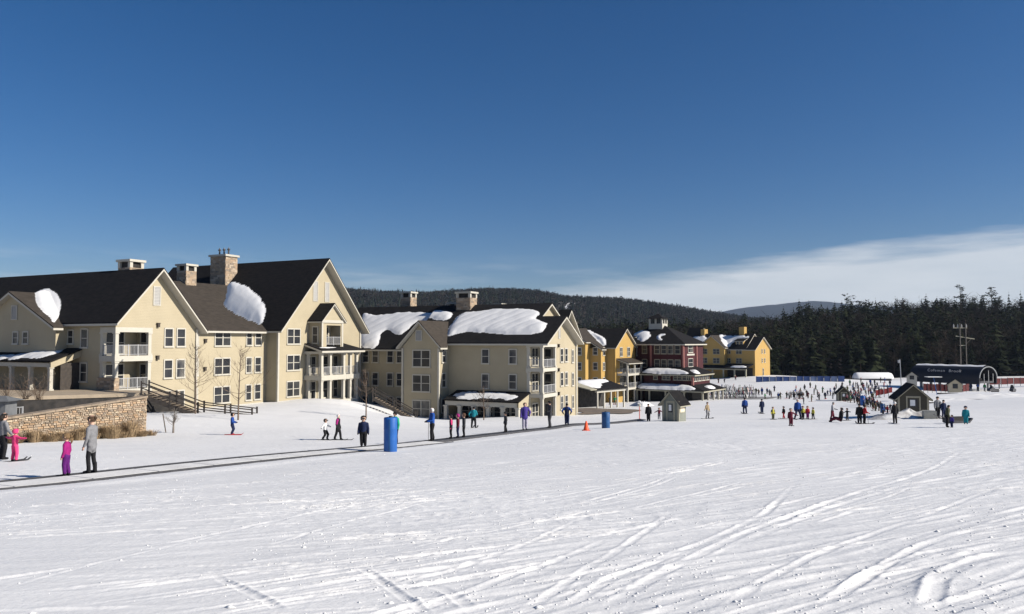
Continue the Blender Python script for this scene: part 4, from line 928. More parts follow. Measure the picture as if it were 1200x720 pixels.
def t_crown(rs):
    """old pine: bare lower trunk and loose rounded layers of needles"""
    V = []; Fa = []
    for i in range(17):
        h = rs.uniform(.32, .97); a = rs.uniform(0, 6.28); l = rs.uniform(.05, .2)*(1.15-.6*h); c = np.array([math.cos(a)*l, math.sin(a)*l, h])
        for j in range(8):
            q = c+rs.normal(0, 1, 3)*[.035, .035, .022]; k = len(V)
            for _ in range(3): V.append(tuple(q+rs.normal(0, 1, 3)*[.03, .03, .016]))
            Fa.append((k, k+1, k+2))
    k = len(V); V += [(-.012, 0, 0), (.012, 0, 0), (0, 0, .95), (0, -.012, 0), (0, .012, 0), (0, 0, .95)]; Fa += [(k, k+1, k+2), (k+3, k+4, k+5)]
    return np.array(V), np.array(Fa)
def t_low(rs, wid=.24):
    V = []; Fa = []; n = 5
    for (z0, z1, r) in ((.02, .5, 1.), (.3, .75, .72), (.55, 1.0, .42)):
        k = len(V); ph = rs.random()*6
        for j in range(n): a = ph+2*math.pi*j/n; rr = wid*r*rs.uniform(.6, 1.2); V.append((rr*math.cos(a), rr*math.sin(a), z0+rs.uniform(-.06, .06)))
        V.append((rs.normal(0, .02), rs.normal(0, .02), z1)); Fa += [(k+j, k+(j+1) % n, k+n) for j in range(n)]
    return np.array(V), np.array(Fa)
def t_round(rs, wid=.3):
    V = []; Fa = []
    for i in range(16):
        a = rs.uniform(0, 6.28); r = wid*rs.uniform(.1, 1); z = rs.uniform(.25, 1)*(1-.3*r/wid); c = np.array([r*math.cos(a), r*math.sin(a), z]); k = len(V)
        for j in range(3): V.append(tuple(c+rs.normal(0, .09, 3)))
        Fa.append((k, k+1, k+2))
    k = len(V); V += [(-.02, 0, 0), (.02, 0, 0), (0, 0, .7)]; Fa.append((k, k+1, k+2))
    return np.array(V), np.array(Fa)
def scatter(name, tmpl, pos, hs, wmul, mats, midx, label, cat):
    """merge copies of the templates into one mesh"""
    rs = np.random.default_rng(3); Vs = []; Fs = []; Ms = []; off = 0
    for p, h, w in zip(pos, hs, wmul):
        i = rs.integers(len(tmpl)); v, f = tmpl[i]; a = rs.uniform(0, 6.28); c, s = math.cos(a), math.sin(a)
        q = v*np.array([h*w, h*w, h]); q = np.stack([q[:, 0]*c-q[:, 1]*s+p[0], q[:, 0]*s+q[:, 1]*c+p[1], q[:, 2]+p[2]], 1)
        Vs.append(q); Fs.append(f+off); Ms.append(np.full(len(f), midx[i])); off += len(v)
    V = np.concatenate(Vs); Fc = np.concatenate(Fs); c = V.mean(0); c[2] = 0
    o = link(name, np_mesh(name, V-c, Fc, mats, False, np.concatenate(Ms)), None, tuple(c)); tag(o, label, cat, kind='stuff'); return o
_kx = [500, 760, 850, 905, 950, 1000, 1050, 1130, 1300]; _kk = [.03, .045, .052, .07, .105, .118, .124, .13, .137]
def hill_z(X, Y):
    px = 600+900*X/Y; k = np.interp(px, _kx, _kk); return 1.0+np.clip(Y-283, 0, 190)*k-np.clip(Y-473, 0, 400)*.05
def grid_struct(name, pxs, Ys, zf, m):
    PX, YY = np.meshgrid(pxs, Ys); X = (PX-600)/900*YY; Z = zf(X, YY); n, k = X.shape; idx = np.arange(n*k).reshape(n, k)
    f = np.stack([idx[:-1, :-1], idx[:-1, 1:], idx[1:, 1:], idx[1:, :-1]], -1).reshape(-1, 4)
    o = link(name, np_mesh(name, np.stack([X, YY, Z], -1).reshape(-1, 3), f, m)); tag(o, kind='structure'); return o
grid_struct('hillside', np.linspace(520, 1500, 90), np.linspace(282, 700, 60), lambda X, Y: hill_z(X, Y)+.4*fbm(X/20, Y/20, 3, 3), M_floor)
rsn = np.random.default_rng(21)
T_sp = [t_spruce(rsn, 1, 13, 7, rsn.uniform(.18, .27), rsn.uniform(.08, .25)) for _ in range(6)]; T_pi = [t_spruce(rsn, 1, 11, 6, rsn.uniform(.22, .28), .3) for _ in range(3)]; T_ba = [t_bare(rsn) for _ in range(5)]; T_rp = [t_crown(rsn) for _ in range(6)]
pos = []; hs = []; ws = []
for _ in range(2300):
    px = rsn.uniform(640, 1330); Y = 286+rsn.random()**1.0*185; X = (px-600)/900*Y
    if px < 830 and Y < 300: continue
    pos.append((X, Y, float(hill_z(X, Y))-.3)); hs.append(rsn.uniform(11, 19)*(1 if rsn.random() < .85 else 1.18)); ws.append(rsn.uniform(.8, 1.3))
scatter('forest', T_sp[:4]+T_pi+T_ba+T_ba[:3]+T_rp, pos, hs, ws, [M_spruce, M_pine, M_bare], [0]*4+[1]*3+[2]*8+[1, 0]*3, 'dense dark wood of evergreens and bare trees on the hillside', 'forest')
# trees one can pick out: the first row along the snow and those that stand against the sky
def tree_meshes(v, f, kind):
    b = MB(); b.tube([(0, 0, 0), (0, 0, .35), (.005, .003, .9)], [.014, .009, .003], 5)
    return b.mesh('trunk', M_trunk), np_mesh('crown', v, f, [M_spruce, M_pine, M_bare][kind], False)
_tm = [tree_meshes(*T_sp[i], 0) for i in range(4)]+[tree_meshes(*T_pi[0], 1)]+[tree_meshes(*T_ba[i], 2) for i in range(3)]
def single_tree(x, y, z, h, i, label, group=None, w=1.0, name=None):
    e = empty(name or ('bare_tree' if i > 4 else 'spruce_tree'), (x, y, z), rsn.uniform(0, 6)); e.scale = (h*w, h*w, h); tag(e, label, 'tree', group)
    link('trunk', _tm[i][0], e); link('crown', _tm[i][1], e); return e
for k_ in range(22):
    px = 855+k_*19+rsn.uniform(-7, 7); Y = rsn.uniform(284, 289); X = (px-600)/900*Y; bare = rsn.random() < .3
    single_tree(X, Y, float(hill_z(X, Y))-.2, rsn.uniform(10, 16), int(rsn.integers(5, 8)) if bare else int(rsn.integers(0, 5)),
                'bare brown tree in the first row of the woods along the snow' if bare else 'dark evergreen in the first row of the woods along the snow', 'trees along the edge of the woods', rsn.uniform(.9, 1.3))
for px, py in ((930, 360), (948, 352), (962, 354), (978, 353), (997, 350), (1012, 352), (1026, 349), (1049, 347), (1063, 351), (1080, 350), (1098, 347), (1108, 351), (1142, 349), (1182, 342), (1196, 341)):
    Y = rsn.uniform(430, 462); p = at(px, py, Y); z = float(hill_z(p[0], Y))
    single_tree(p[0], Y, z-.3, max(8, p[2]-z), int(rsn.integers(0, 5)), 'evergreen whose pointed top stands against the sky on the wooded ridge', 'trees on the skyline of the wooded ridge', rsn.uniform(.7, 1.0))
def big_pine(px, pytop, Y, label, seed, wid):
    rs = np.random.default_rng(seed); p = at(px, pytop, Y); z = float(hill_z(p[0], Y)); H = p[2]-z
    e = empty('white_pine', (p[0], Y, z)); tag(e, label, 'tree')
    MB().tube([(0, 0, 0), (.1, 0, H*.5), (0, .1, H*.98)], [.38, .25, .05], 7).build('trunk', M_trunk, e)
    V = []; Fc = []
    for i in range(34):
        h = rs.uniform(.42, .99)*H; a = rs.uniform(0, 6.28); l = wid*(1.05-h/H)**.5*rs.uniform(.5, 1.15)+.4; up = l*rs.uniform(.05, .45)
        for j in range(22):
            t = rs.uniform(.35, 1); c = np.array([math.cos(a)*l*t, math.sin(a)*l*t, h+up*t])+rs.normal(0, .32, 3)*[1, 1, .45]; k = len(V)
            for q in range(3): V.append(tuple(c+rs.normal(0, .36, 3)*[1, 1, .5]))
            Fc.append((k, k+1, k+2))
        k = len(V); V += [(0, 0, h-.1), (0, 0, h+.1), (math.cos(a)*l, math.sin(a)*l, h+up)]; Fc.append((k, k+1, k+2))
    link('crown', np_mesh('crown', V, Fc, M_pine, False), e)
big_pine(1125, 334, 425, 'tall white pine with spreading flat boughs above the wooded ridge', 4, 5.2)
big_pine(1162, 335, 440, 'lopsided white pine rising above the ridge beside the taller pine', 8, 5.5)
# the long wooded hill behind the lodges
_sx = [-300, 0, 300, 405, 450, 500, 560, 600, 630, 660, 700, 740, 760, 800, 830, 870, 920, 1000, 1400]; _sy = [352, 345, 340, 337, 340, 341, 337, 337, 339, 345, 347, 349, 352, 358, 363, 369, 376, 380, 384]
def far_z(X, Y):
    px = 600+900*X/Y; hr = (400-np.interp(px, _sx, _sy))/900*1500+15-11
    t = np.clip((Y-650)/850, 0, 1); s = t*t*(3-2*t)*.75+t*.25; return -3+(hr+3)*s-np.clip(Y-1500, 0, 900)*.04
grid_struct('wooded_hill', np.linspace(-300, 1400, 150), np.linspace(640, 2300, 70), lambda X, Y: far_z(X, Y)+3*fbm(X/90, Y/90, 4, 8), mat('hill_floor', (.035, .032, .027), .95, (.05, .045, .038), .02, spec=.05))
M_hsp = mat('hill_evergreen', (.015, .02, .014), .95, (.022, .027, .019), .03, island=.2, spec=0); M_hba = mat('hill_bare_wood', (.034, .029, .025), .95, (.026, .023, .02), .03, island=.2, spec=0)
T_lo = [t_low(rsn, rsn.uniform(.18, .27)) for _ in range(5)]; T_ro = [t_round(rsn, rsn.uniform(.28, .4)) for _ in range(6)]
pos = []; hs = []; ws = []
for _ in range(18000):
    Y = 760+rsn.random()**.8*790; px = rsn.uniform(380, 1080); X = (px-600)/900*Y
    if 657 < px-(Y-1400)*.02 < 671 and 1150 < Y < 1330 and rsn.random() < .75: continue
    pos.append((X, Y, float(far_z(X, Y))-.6)); hs.append(rsn.uniform(6.5, 12.5)*(1.25 if rsn.random() < .06 else 1)); ws.append(rsn.uniform(.8, 1.3))
scatter('distant_forest', T_lo+T_ro, pos, hs, ws, [M_hsp, M_hba], [0]*5+[1]*6, 'far wooded hill of grey bare trees and dark evergreens behind the lodges', 'forest')
# cleared snowy run on that hill
ru = MB(); pp = [(657, 368), (661, 362), (665, 357), (671, 354), (675, 356), (669, 361), (664, 369)]; vs = []
for x, y in pp:
    Y = np.linspace(700, 1600, 2000); d_ = sight(x, y); g = far_z(d_[0]*Y, Y); z = CZ+d_[2]*Y; k_ = int(np.argmax(z <= g)) if (z <= g).any() else 1700
    vs.append((d_[0]*Y[k_], Y[k_], g[k_]+1.5))
ru.slab(vs, 1.4); tag(ru.build('ski_run', M_rsnow), kind='structure')
# the last ridge: distance haze put into its bluish forest colour
_dx = [700, 820, 860, 900, 950, 975, 1010, 1100, 1300]; _dy = [380, 371, 362.5, 357.5, 353, 354, 358, 363, 367]
def dist_z(X, Y):
    px = 600+900*X/Y; hr = (400-np.interp(px, _dx, _dy))/900*5200+15; return -20+(hr+20)*np.clip((Y-3600)/1600, 0, 1)**.8
grid_struct('distant_ridge', np.linspace(680, 1300, 120), np.linspace(3600, 5600, 30), lambda X, Y: dist_z(X, Y)+9*fbm(X/160, Y/160, 4, 5), mat('ridge_haze_forest', (.022, .03, .036), .95, (.034, .042, .048), .004, spec=.05, detail=8))
gv = MB(); gv.slab([(-4000, -300, -22), (5500, -300, -22), (5500, 7000, -22), (-4000, 7000, -22)], 1); tag(gv.build('valley_floor', mat('valley_floor', (.5, .5, .5), .9, (.2, .19, .17), .004)), kind='structure')

# ------------------------------------------------------------------ saplings, shrubs and grass by the lodges
M_sap = mat('sapling_bark', (.17, .125, .095), .9, (.11, .085, .065), 3, .4, 9, spec=.1)
def sapling(px, py, Y, H, label, seed, spread=.32, m=None, stake=False, lean=0):
    rs = random.Random(seed); p = at(px, py, Y); z = ground(p[0], p[1]); e = empty('bare_sapling', (p[0], p[1], z-.05)); tag(e, label, 'tree')
    t = MB(); top = Vector((rs.uniform(-.15, .15)+lean, rs.uniform(-.1, .1), H)); 
    tr = lambda s: Vector((top.x*s*s, top.y*s, H*s))
    t.tube([tr(s) for s in (0, .2, .4, .6, .8, 1)], [.07, .06, .048, .036, .022, .01], 6); t.build('trunk', m or M_sap, e)
    c = MB()
    def branch(a, d, l, r, depth):
        pts = [a]; q = a; 
        for i in range(3): d = (d+Vector((rs.uniform(-.2, .2), rs.uniform(-.2, .2), rs.uniform(0, .25)))).normalized(); q = q+d*l/3; pts.append(q)
        c.tube(pts, [r, r*.75, r*.5, r*.25], 3, cap=False)
        if depth:
            for k in range(rs.randint(2, 4)):
                j = rs.randint(1, 3); branch(pts[j], (d+Vector((rs.uniform(-.9, .9), rs.uniform(-.9, .9), rs.uniform(-.2, .6)))).normalized(), l*rs.uniform(.4, .65), r*.55, depth-1)
    for i in range(30):
        s = rs.uniform(.25, .97); a = rs.uniform(0, 6.28); branch(tr(s), Vector((math.cos(a), math.sin(a), rs.uniform(.1, .75))).normalized(), H*spread*1.35*(1.1-s)*rs.uniform(.6, 1.2), .019, 2)
    c.build('crown', m or M_sap, e)
    if stake: MB().bar((-.5, .1, -.1), (-.75, .1, 1.3), .05).build('stake', M_wood, e)
    return e
sapling(229, 483, 66, 6.2, 'bare sapling with upright twigs before the west gable windows', 1, .36)
sapling(279, 494, 62, 6.0, 'bare sapling rising beside the boy skier and the lower handrail', 2, .36)
sapling(429, 489, 70, 4.6, 'bare sapling on the snow bank before the shaded link windows', 3, .34)
sapling(567, 490, 82, 3.8, 'thin bare sapling in front of the lean-to porch posts', 4, .3)
sapling(203, 507, 51, 1.7, 'tiny staked sapling in the snow below the stairs', 5, .3, M_birch, True)
M_dry = mat('dry_grass', (.42, .3, .18), .9, (.31, .22, .13), 3, island=.35, spec=.1)
def tuft(x, y, z, r, h, label, group, name, seed, n=260, m=None, cat='grass'):
    rs = random.Random(seed); b = MB()
    for i in range(n):
        a = rs.uniform(0, 6.28); rr = r*.45*rs.random()**.5; l = h*rs.uniform(.5, 1.1); o_ = r*rs.uniform(.2, 1); a2 = a+rs.uniform(-.5, .5)
        p = Vector((math.cos(a)*rr, math.sin(a)*rr, -.05)); q = Vector((math.cos(a2)*(rr+o_*.5), math.sin(a2)*(rr+o_*.5), l*.7)); t = Vector((math.cos(a2)*(rr+o_), math.sin(a2)*(rr+o_), l*rs.uniform(.75, 1)))
        w = Vector((-math.sin(a2), math.cos(a2), 0))*.009
        b.add([p-w, p+w, q+w, q-w, t], [(0, 1, 2, 3), (3, 2, 4)])
    return tag(b.build(name, m or M_dry, None, loc=(x, y, z)), label, cat, group)
for i in range(13):
    s = LW*(.28+.66*i/12)+rs.uniform(-.2, .2); off = -rs.uniform(.35, .75); h_ = rs.uniform(.35, .95)*(1 if i not in (5, 11) else 1.25)
    c_, sn = d.normalized().x, d.normalized().y; x_ = W0[0]+c_*s-sn*off; y_ = W0[1]+sn*s+c_*off
    tuft(x_, y_, ground(x_, y_), rs.uniform(.45, .75), h_, 'clump of dry golden grass at the foot of the stone wall', 'dry grass clumps along the stone wall', 'dry_grass_clump', 100+i, 520)
q = hit(178, 511); tuft(q[0], q[1], q[2], .5, .45, 'low brown grass hummock at the right end of the stone wall', None, 'dry_grass_clump', 140, 160); q = hit(184, 511); 
M_shrub = mat('brown_twigs', (.16, .115, .08), .9, (.1, .075, .055), 3, island=.3, spec=.1)
for i, (px, w_) in enumerate(((8, 1.1), (30, 1.2), (46, .9))):
    p = at(px, 462, 62-i*.5); b = MB(); rs2 = random.Random(60+i)
    for k_ in range(42):
        a = rs2.uniform(0, 6.28); r_ = w_*1.35*rs2.random()**.5; h_ = rs2.uniform(.7, 2.3); m0 = Vector((math.cos(a)*r_*.5, math.sin(a)*r_*.5, h_*.5)); m1 = Vector((math.cos(a)*r_, math.sin(a)*r_, h_))
        b.tube([(rs2.uniform(-.2, .2), rs2.uniform(-.2, .2), 0), m0, m1], [.012, .008, .003], 3, cap=False)
        for t_ in range(3): b.tube([m0.lerp(m1, rs2.random()), m1+Vector((rs2.uniform(-.4, .4), rs2.uniform(-.4, .4), rs2.uniform(-.5, .3)))], [.006, .002], 3, cap=False)
    tag(b.build('bare_shrub', M_shrub, None, loc=(p[0], p[1], tz-.05)), ['bare brown shrub on the terrace before the first porch posts', 'wide bare brown shrub on the terrace before the porch', 'small bare brown shrub near the end of the porch'][i], 'shrub')
# ------------------------------------------------------------------ conveyor lift
def belt_pt(Y, off=0):
    x = -12.25+.462*(Y-22.5); n = Vector((.9078, -.4194)); return x+n.x*off, Y+n.y*off
Cv = empty('conveyor_lift', (*belt_pt(40), 0)); tag(Cv, 'long dark conveyor lift belt crossing the snow with a pale side deck', 'conveyor')
cb = belt_pt(40)
def strip(o0, o1, Ya, Yb, lift, th, n, extra=None):
    b = MB(); vs = []; Ys = np.linspace(Ya, Yb, n)
    for Y in Ys:
        z = ground(*belt_pt(Y)) + lift
        for o in (o0, o1):
            x, y = belt_pt(Y, o); vs += [(x-cb[0], y-cb[1], z), (x-cb[0], y-cb[1], z-th)]
    f = []
    for i in range(n-1):
        a = i*4; c = a+4; f += [(a, a+2, c+2, c), (a+1, c+1, c+3, a+3), (a, c, c+1, a+1), (a+2, a+3, c+3, c+2)]
    f += [(0, 1, 3, 2), (n*4-4, n*4-2, n*4-1, n*4-3)]
    b.add(vs, f); return b
M_belt = mat('rubber_belt', (.025, .025, .027), .6, (.045, .045, .048), 2, .3, 20)
M_deck = mat('snowy_deck', (.68, .675, .66), .8, (.58, .57, .555), 1.2, .3, 8)
strip(-.21, .21, 12, 77.5, .13, .3, 80).build('belt', M_belt, Cv)
strip(-.28, -.215, 12, 77.5, .155, .4, 80).build('edge_rail', M_metal, Cv)
for i in range(14):
    Ya = 12+i*1.95; strip(.22, 1.25, Ya, Ya+1.91, .17, .16, 4).build('deck_panel', M_deck, Cv)
strip(1.26, 1.31, 12, 40, .165, .4, 30).build('shadow_gap', M_metal, Cv)  # dark strip put in for the shadow gap beside the deck
strip(.22, .27, 39.5, 77.5, .14, .3, 40).build('edge_rail', M_metal, Cv)

# ------------------------------------------------------------------ padded posts, cone, marker
M_blue = mat('blue_vinyl', (.012, .1, .36), .5, (.01, .085, .31), 2, .25, 4, spec=.4)
M_bluedk = mat('dark_blue_vinyl', (.012, .07, .2), .5, (.01, .06, .17), 2, .25, 4, spec=.4)
def pad(px, py, hpx, wpx, label, m=None, name='padded_post'):
    p = hit(px, py); s = p[1]/900; h = hpx*s; r = wpx*s/2; e = empty(name, tuple(p)); tag(e, label, 'padded post')
    b = MB(); b.lathe([(r*.94, -.1), (r*1.0, .03), (r, h*.33), (r*1.015, h*.35), (r, h*.37), (r*1.01, h*.66), (r*1.03, h*.68), (r*1.01, h*.7), (r*1.02, h-.04), (r*.95, h)], 20); b.build('padding', m or M_blue, e, True)
    MB().lathe([(r*.3, h-.02), (r*.3, h+.06)], 10).build('post_top', M_metal, e)
    k = MB(); k.box(-.03, .03, -r-.02, -r+.05, .05, h-.05); k.build('seam_strap', M_bluedk, e); return e
pad(457.5, 530, 40, 15.5, 'tall blue padded cylinder beside the conveyor with a skier hidden behind it')
pad(710, 502, 18.5, 9.5, 'short dark blue padded cylinder past the orange cone', M_bluedk)
pad(1011, 475.5, 11.5, 5.5, 'small royal blue padded cylinder among the queue near the tiny hut')
pad(1034, 484, 10.5, 4.5, 'small dark blue padded cylinder at the end of the queue', M_bluedk)
M_orange = mat('orange_plastic', (.75, .09, .025), .5, (.66, .075, .02), 4)
p = hit(687, 505); e = empty('traffic_cone', tuple(p)); tag(e, 'orange traffic cone standing by the conveyor edge', 'cone'); s = p[1]/900
MB().lathe([(.19, .03), (.17, .06), (.045, 11*s), (.03, 11*s+.01)], 14).build('cone_body', M_orange, e, True); MB().box(-.24, .24, -.24, .24, -.03, .035).build('base', M_orange, e)
p = hit(749.5, 492); e = empty('marker_post', tuple(p)); tag(e, 'thin red marker post with a pale round top near the small hut', 'post'); s = p[1]/900
MB().lathe([(.05, -.1), (.045, 15*s)], 8).build('pole', mat('faded_red', (.62, .16, .13), .6), e); MB().lathe([(.03, 15*s), (.12, 15.6*s), (.14, 16.6*s), (.1, 17.8*s), (.02, 18.2*s)], 12).build('top_ball', M_trim, e, True)

# ------------------------------------------------------------------ huts
M_paper = mat('white_notice', (.8, .8, .78), .7, (.7, .7, .7), 3)
def hut(px, py, w, dpt, hw, hp, th, label, wallm, trim, door=True, sidewin=False, notice=True):
    p = hit(px, py); e = empty('ticket_hut', tuple(p), R(th)); tag(e, label, 'hut'); b = MB()
    b.prism([(-w/2, -.3), (-w/2, hw), (0, hp-.16), (w/2, hw), (w/2, -.3)], 'y', -dpt/2, dpt/2); b.build('wall', wallm, e)
    k = (hp-hw)/(w/2)
    roof(e, gable_polys_y(-w/2, w/2, -dpt/2, dpt/2, 0, hp, k, .38, .32, .32), None, trim, .06, .1)
    for x in (-w/2, w/2):
        MB().box(x-.09, x+.09, -dpt/2-.03, -dpt/2+.08, -.2, hw-.06).build('corner_board', trim, e)
    if door:
        dw = w*.2; d_ = MB(); y = -dpt/2
        d_.box(-dw-.12, -dw, y-.05, y+.02, -.1, hw*.98); d_.box(dw, dw+.12, y-.05, y+.02, -.1, hw*.98); d_.box(-dw, dw, y-.048, y+.02, hw*.9, hw*.98)
        o = d_.build('door_frame', trim, e); MB().box(-dw, dw, y-.02, y+.01, -.1, hw*.9).build('door', wallm, o)
        MB().box(-dw*.72, dw*.72, y-.03, y, hw*.45, hw*.84).build('pane', M_glassc, o)
        if notice: MB().box(-dw*.55, dw*.3, y-.036, y-.031, hw*.52, hw*.8).build('notice', M_paper, o)
        MB().box(dw*.75, dw*.9, y-.07, y-.02, hw*.36, hw*.41).build('handle', M_metal, o)
    if sidewin:
        s_ = MB(); x = w/2; s_.box(x-.01, x+.04, -dpt*.32, dpt*.32, hw*.42, hw*.9); o = s_.build('notice_frame', trim, e); MB().box(x+.041, x+.05, -dpt*.27, dpt*.27, hw*.47, hw*.86).build('notice', mat('cream_notice', (.72, .62, .45), .7), o)
    return e
M_hutgrey = clapboard('grey_green_siding', (.2, .21, .18), (.17, .18, .15))
hut(790.5, 494, 1.6, 1.65, 2.05, 2.95, -38, 'grey-green hut with a noticeboard at the lower end of the conveyor', M_hutgrey, M_greytrim, True, True)
hut(1067, 487, 2.55, 2.7, 2.0, 3.15, -16, 'olive hut with pale trim and a notice in its door, snow heap before it', M_green, mat('tan_trim', (.33, .3, .22), .7), True)
hut(988, 470, 2.1, 2.2, 1.75, 2.75, -14, 'tiny far hut with a white notice beside the queue of skiers', M_green, M_greytrim, True)
def heap(px, py, rx, ry, h, label, seed, m=None, name='snow_heap', cat='snow heap'):
    p = hit(px, py); n, k = 26, 14; vs = []; rs_ = np.random.default_rng(seed)
    for i in range(k):
        t = i/(k-1)
        for j in range(n):
            a = 2*math.pi*j/n; r = t*(1+.25*math.sin(3*a+seed)+.12*math.sin(7*a)); x = rx*r*math.cos(a); y = ry*r*math.sin(a)
            vs.append((x, y, h*(1-t**1.6)*(.9+.55*float(fbm(np.array([x*2.1+seed]), np.array([y*2.1]), 3, 2)[0]))-.06*t))
    f = [(i*n+j, i*n+(j+1) % n, (i+1)*n+(j+1) % n, (i+1)*n+j) for i in range(k-1) for j in range(n)]
    b = MB(); b.add(vs, f); return tag(b.build(name, m or M_dirty, None, True, tuple(p)), label, cat)
M_dirty = mat('dirty_snow', (.62, .62, .61), .8, (.3, .28, .26), 1.5, .6, 6, detail=8)
heap(1066, 490.5, 3.0, 2.0, .55, 'lumpy dirty snow heap in front of the olive hut', 3)
heap(1040, 488, 1.2, 1.0, .28, 'small lumpy snow heap left of the olive hut', 5)
heap(752, 476, 1.9, 2.5, 1.0, 'snow heap with a blue-grey shadow beside the red lodge porch', 7, M_rsnow)
for px, py, rx, ry, h, l, sd_ in ((1120, 470, 7, 2.5, .3, 'long low ploughed snow bank behind the people by the olive hut', 11), (1175, 466, 9, 3, .5, 'ploughed snow bank below the parked snowmobiles', 12)):
    heap(px, py, rx, ry, h, l, sd_, M_rsnow, 'snow_bank', 'snow bank')
# blow-moulded grey box and a rubber sled near the olive hut
p = hit(1089, 491); b = MB(); s = p[1]/900; w = 6.5*s; b.box(-w, w, -.35, .35, -.05, 9.5*s); b.box(-w*.98, w*.98, -.38, -.35, 2*s, 2.6*s)
tag(b.build('storage_box', mat('grey_plastic', (.4, .38, .32), .6), None, False, tuple(p), R(-16)), 'plain grey storage box standing against the olive hut', 'box')
p = hit(1122, 496); e = empty('rescue_sled', tuple(p), R(12)); tag(e, 'low dark rescue sled on the snow beside the teal child', 'sled')
b = MB(); b.prism([(-.75, .05), (-.65, .0), (.55, .0), (.8, .25), (.77, .3), (.5, .12), (-.68, .2), (-.75, .3)], 'y', -.3, .3); b.build('hull', M_metal, e)
MB().box(-.5, .45, -.25, .25, .12, .36).build('tarp', M_dark, e); MB().bar((-.72, -.25, .2), (-1.4, -.2, .5), .04).bar((-.72, .25, .2), (-1.4, .2, .5), .04).build('handle', M_metal, e)

# ------------------------------------------------------------------ lifts, fences, poles on the far side
# barrel-vaulted lift terminal with its name on the side
pt = at(1158, 447, 192); T = empty('lift_terminal', (pt[0], pt[1], 0), R(120)); tag(T, 'barrel-vaulted lift terminal with white lettering on its dark blue side', 'lift terminal')
zb, zt_ = 4.7, 8.7; hwid = 4.0; Lt = 18; n = 16; prof = []
for i in range(n+1): a = math.pi*i/n; prof.append((-hwid*math.cos(a), zb+1.2+(zt_-zb-1.2)*math.sin(a)))
M_navy = mat('navy_cladding', (.007, .008, .014), .6, (.01, .012, .02), 1.5)
sh = MB(); inner = [(x*.94, zb+1.2+(z-zb-1.2)*.93) for x, z in prof]
for i in range(n):
    (x0, z0), (x1, z1) = prof[i], prof[i+1]; (a0, c0_), (a1, c1_) = inner[i], inner[i+1]
    sh.add([(0, x0, z0), (0, x1, z1), (Lt, x1, z1), (Lt, x0, z0), (0, a0, c0_), (0, a1, c1_), (Lt, a1, c1_), (Lt, a0, c0_)], [(0, 1, 2, 3), (4, 7, 6, 5), (0, 4, 5, 1), (3, 2, 6, 7)])
sh.box(0, Lt, -hwid, -hwid*.94, zb-.4, zb+1.2); sh.box(0, Lt, hwid*.94, hwid, zb-.4, zb+1.2)
sh.build('shell', M_navy, T)
ar = MB()
for i in range(n):
    (x0, z0), (x1, z1) = prof[i], prof[i+1]; (a0, c0_), (a1, c1_) = inner[i], inner[i+1]
    ar.add([(-.15, x0*1.01, z0+.03), (-.15, x1*1.01, z1+.03), (-.02, x1*1.01, z1+.03), (-.02, x0*1.01, z0+.03), (-.15, a0, c0_), (-.15, a1, c1_), (-.02, a1, c1_), (-.02, a0, c0_)], [(0, 1, 2, 3), (4, 7, 6, 5), (0, 4, 5, 1), (3, 2, 6, 7)])
ar.build('arch_trim', mat('arch_grey', (.22, .23, .24), .6), T)
MB().box(.5, Lt-.5, -hwid*.8, hwid*.8, zb-.2, zb+.3).build('machine_deck', M_metal, T)
for x in (1.2, 6, 11, 16): 
    for y in (-2.2, 2.2): MB().box(x-.25, x+.25, y-.25, y+.25, 0, zb).build('leg', M_grey, T)
for y in (-2.0, 0, 2.0): MB().bar((-.1, y, zb), (-.1, y, zb+3.0-abs(y)*.4), .12).build('mullion', M_rail, T)
for i in range(3): MB().lathe([(1.4-.1*i, zb+.4+.2*i), (1.5-.1*i, zb+.55+.2*i)], 18, (3, 0)).build('bullwheel', M_metal, T)
ft = bpy.data.curves.new('terminal_name', 'FONT'); ft.body = 'Coleman  Brook'; ft.size = 1.05; ft.extrude = .03; ft.space_character = 1.25; ft.align_x = 'CENTER'
fo = bpy.data.objects.new('terminal_name', ft); COL.objects.link(fo); bpy.context.view_layer.update()
tm = bpy.data.meshes.new_from_object(fo.evaluated_get(bpy.context.evaluated_depsgraph_get())); COL.objects.unlink(fo); bpy.data.objects.remove(fo)
tm.materials.clear(); tm.materials.append(mat('white_letters', (.36, .36, .37), .5))
lo = link('name_lettering', tm, T)
# on the long side that looks back along -x of the frame: local +y side faces the camera after rotation
ang = math.radians(152); yy = -hwid*math.cos(ang); zz = zb+1.2+(zt_-zb-1.2)*math.sin(ang)
lo.location = (Lt*.5, yy+.10, zz-.1); lo.rotation_euler = (R(72), 0, math.pi)
zsn = lambda x_: zb+1.2+(zt_-zb-1.2)*math.sqrt(max(0, 1-(x_/hwid)**2))
b = MB(); gx = np.linspace(.3, Lt-.1, 30); gy = np.linspace(-2.9, 1.5, 16)
vs = [(x, y, zsn(y)+.06+.2*math.sqrt(max(0, 1-((y+.7)/2.21)**2))*(1+.3*math.sin(x*1.7+y))) for x in gx for y in gy]
b.add(vs, [(i*16+j, i*16+j+1, (i+1)*16+j+1, (i+1)*16+j) for i in range(29) for j in range(15)]); so = b.build('snow_patch', M_rsnow, None, True, (pt[0], pt[1], 0), R(120)); tag(so, 'snow blanket along the crown of the barrel-vaulted terminal', 'snow', 'snow lying on the roofs')
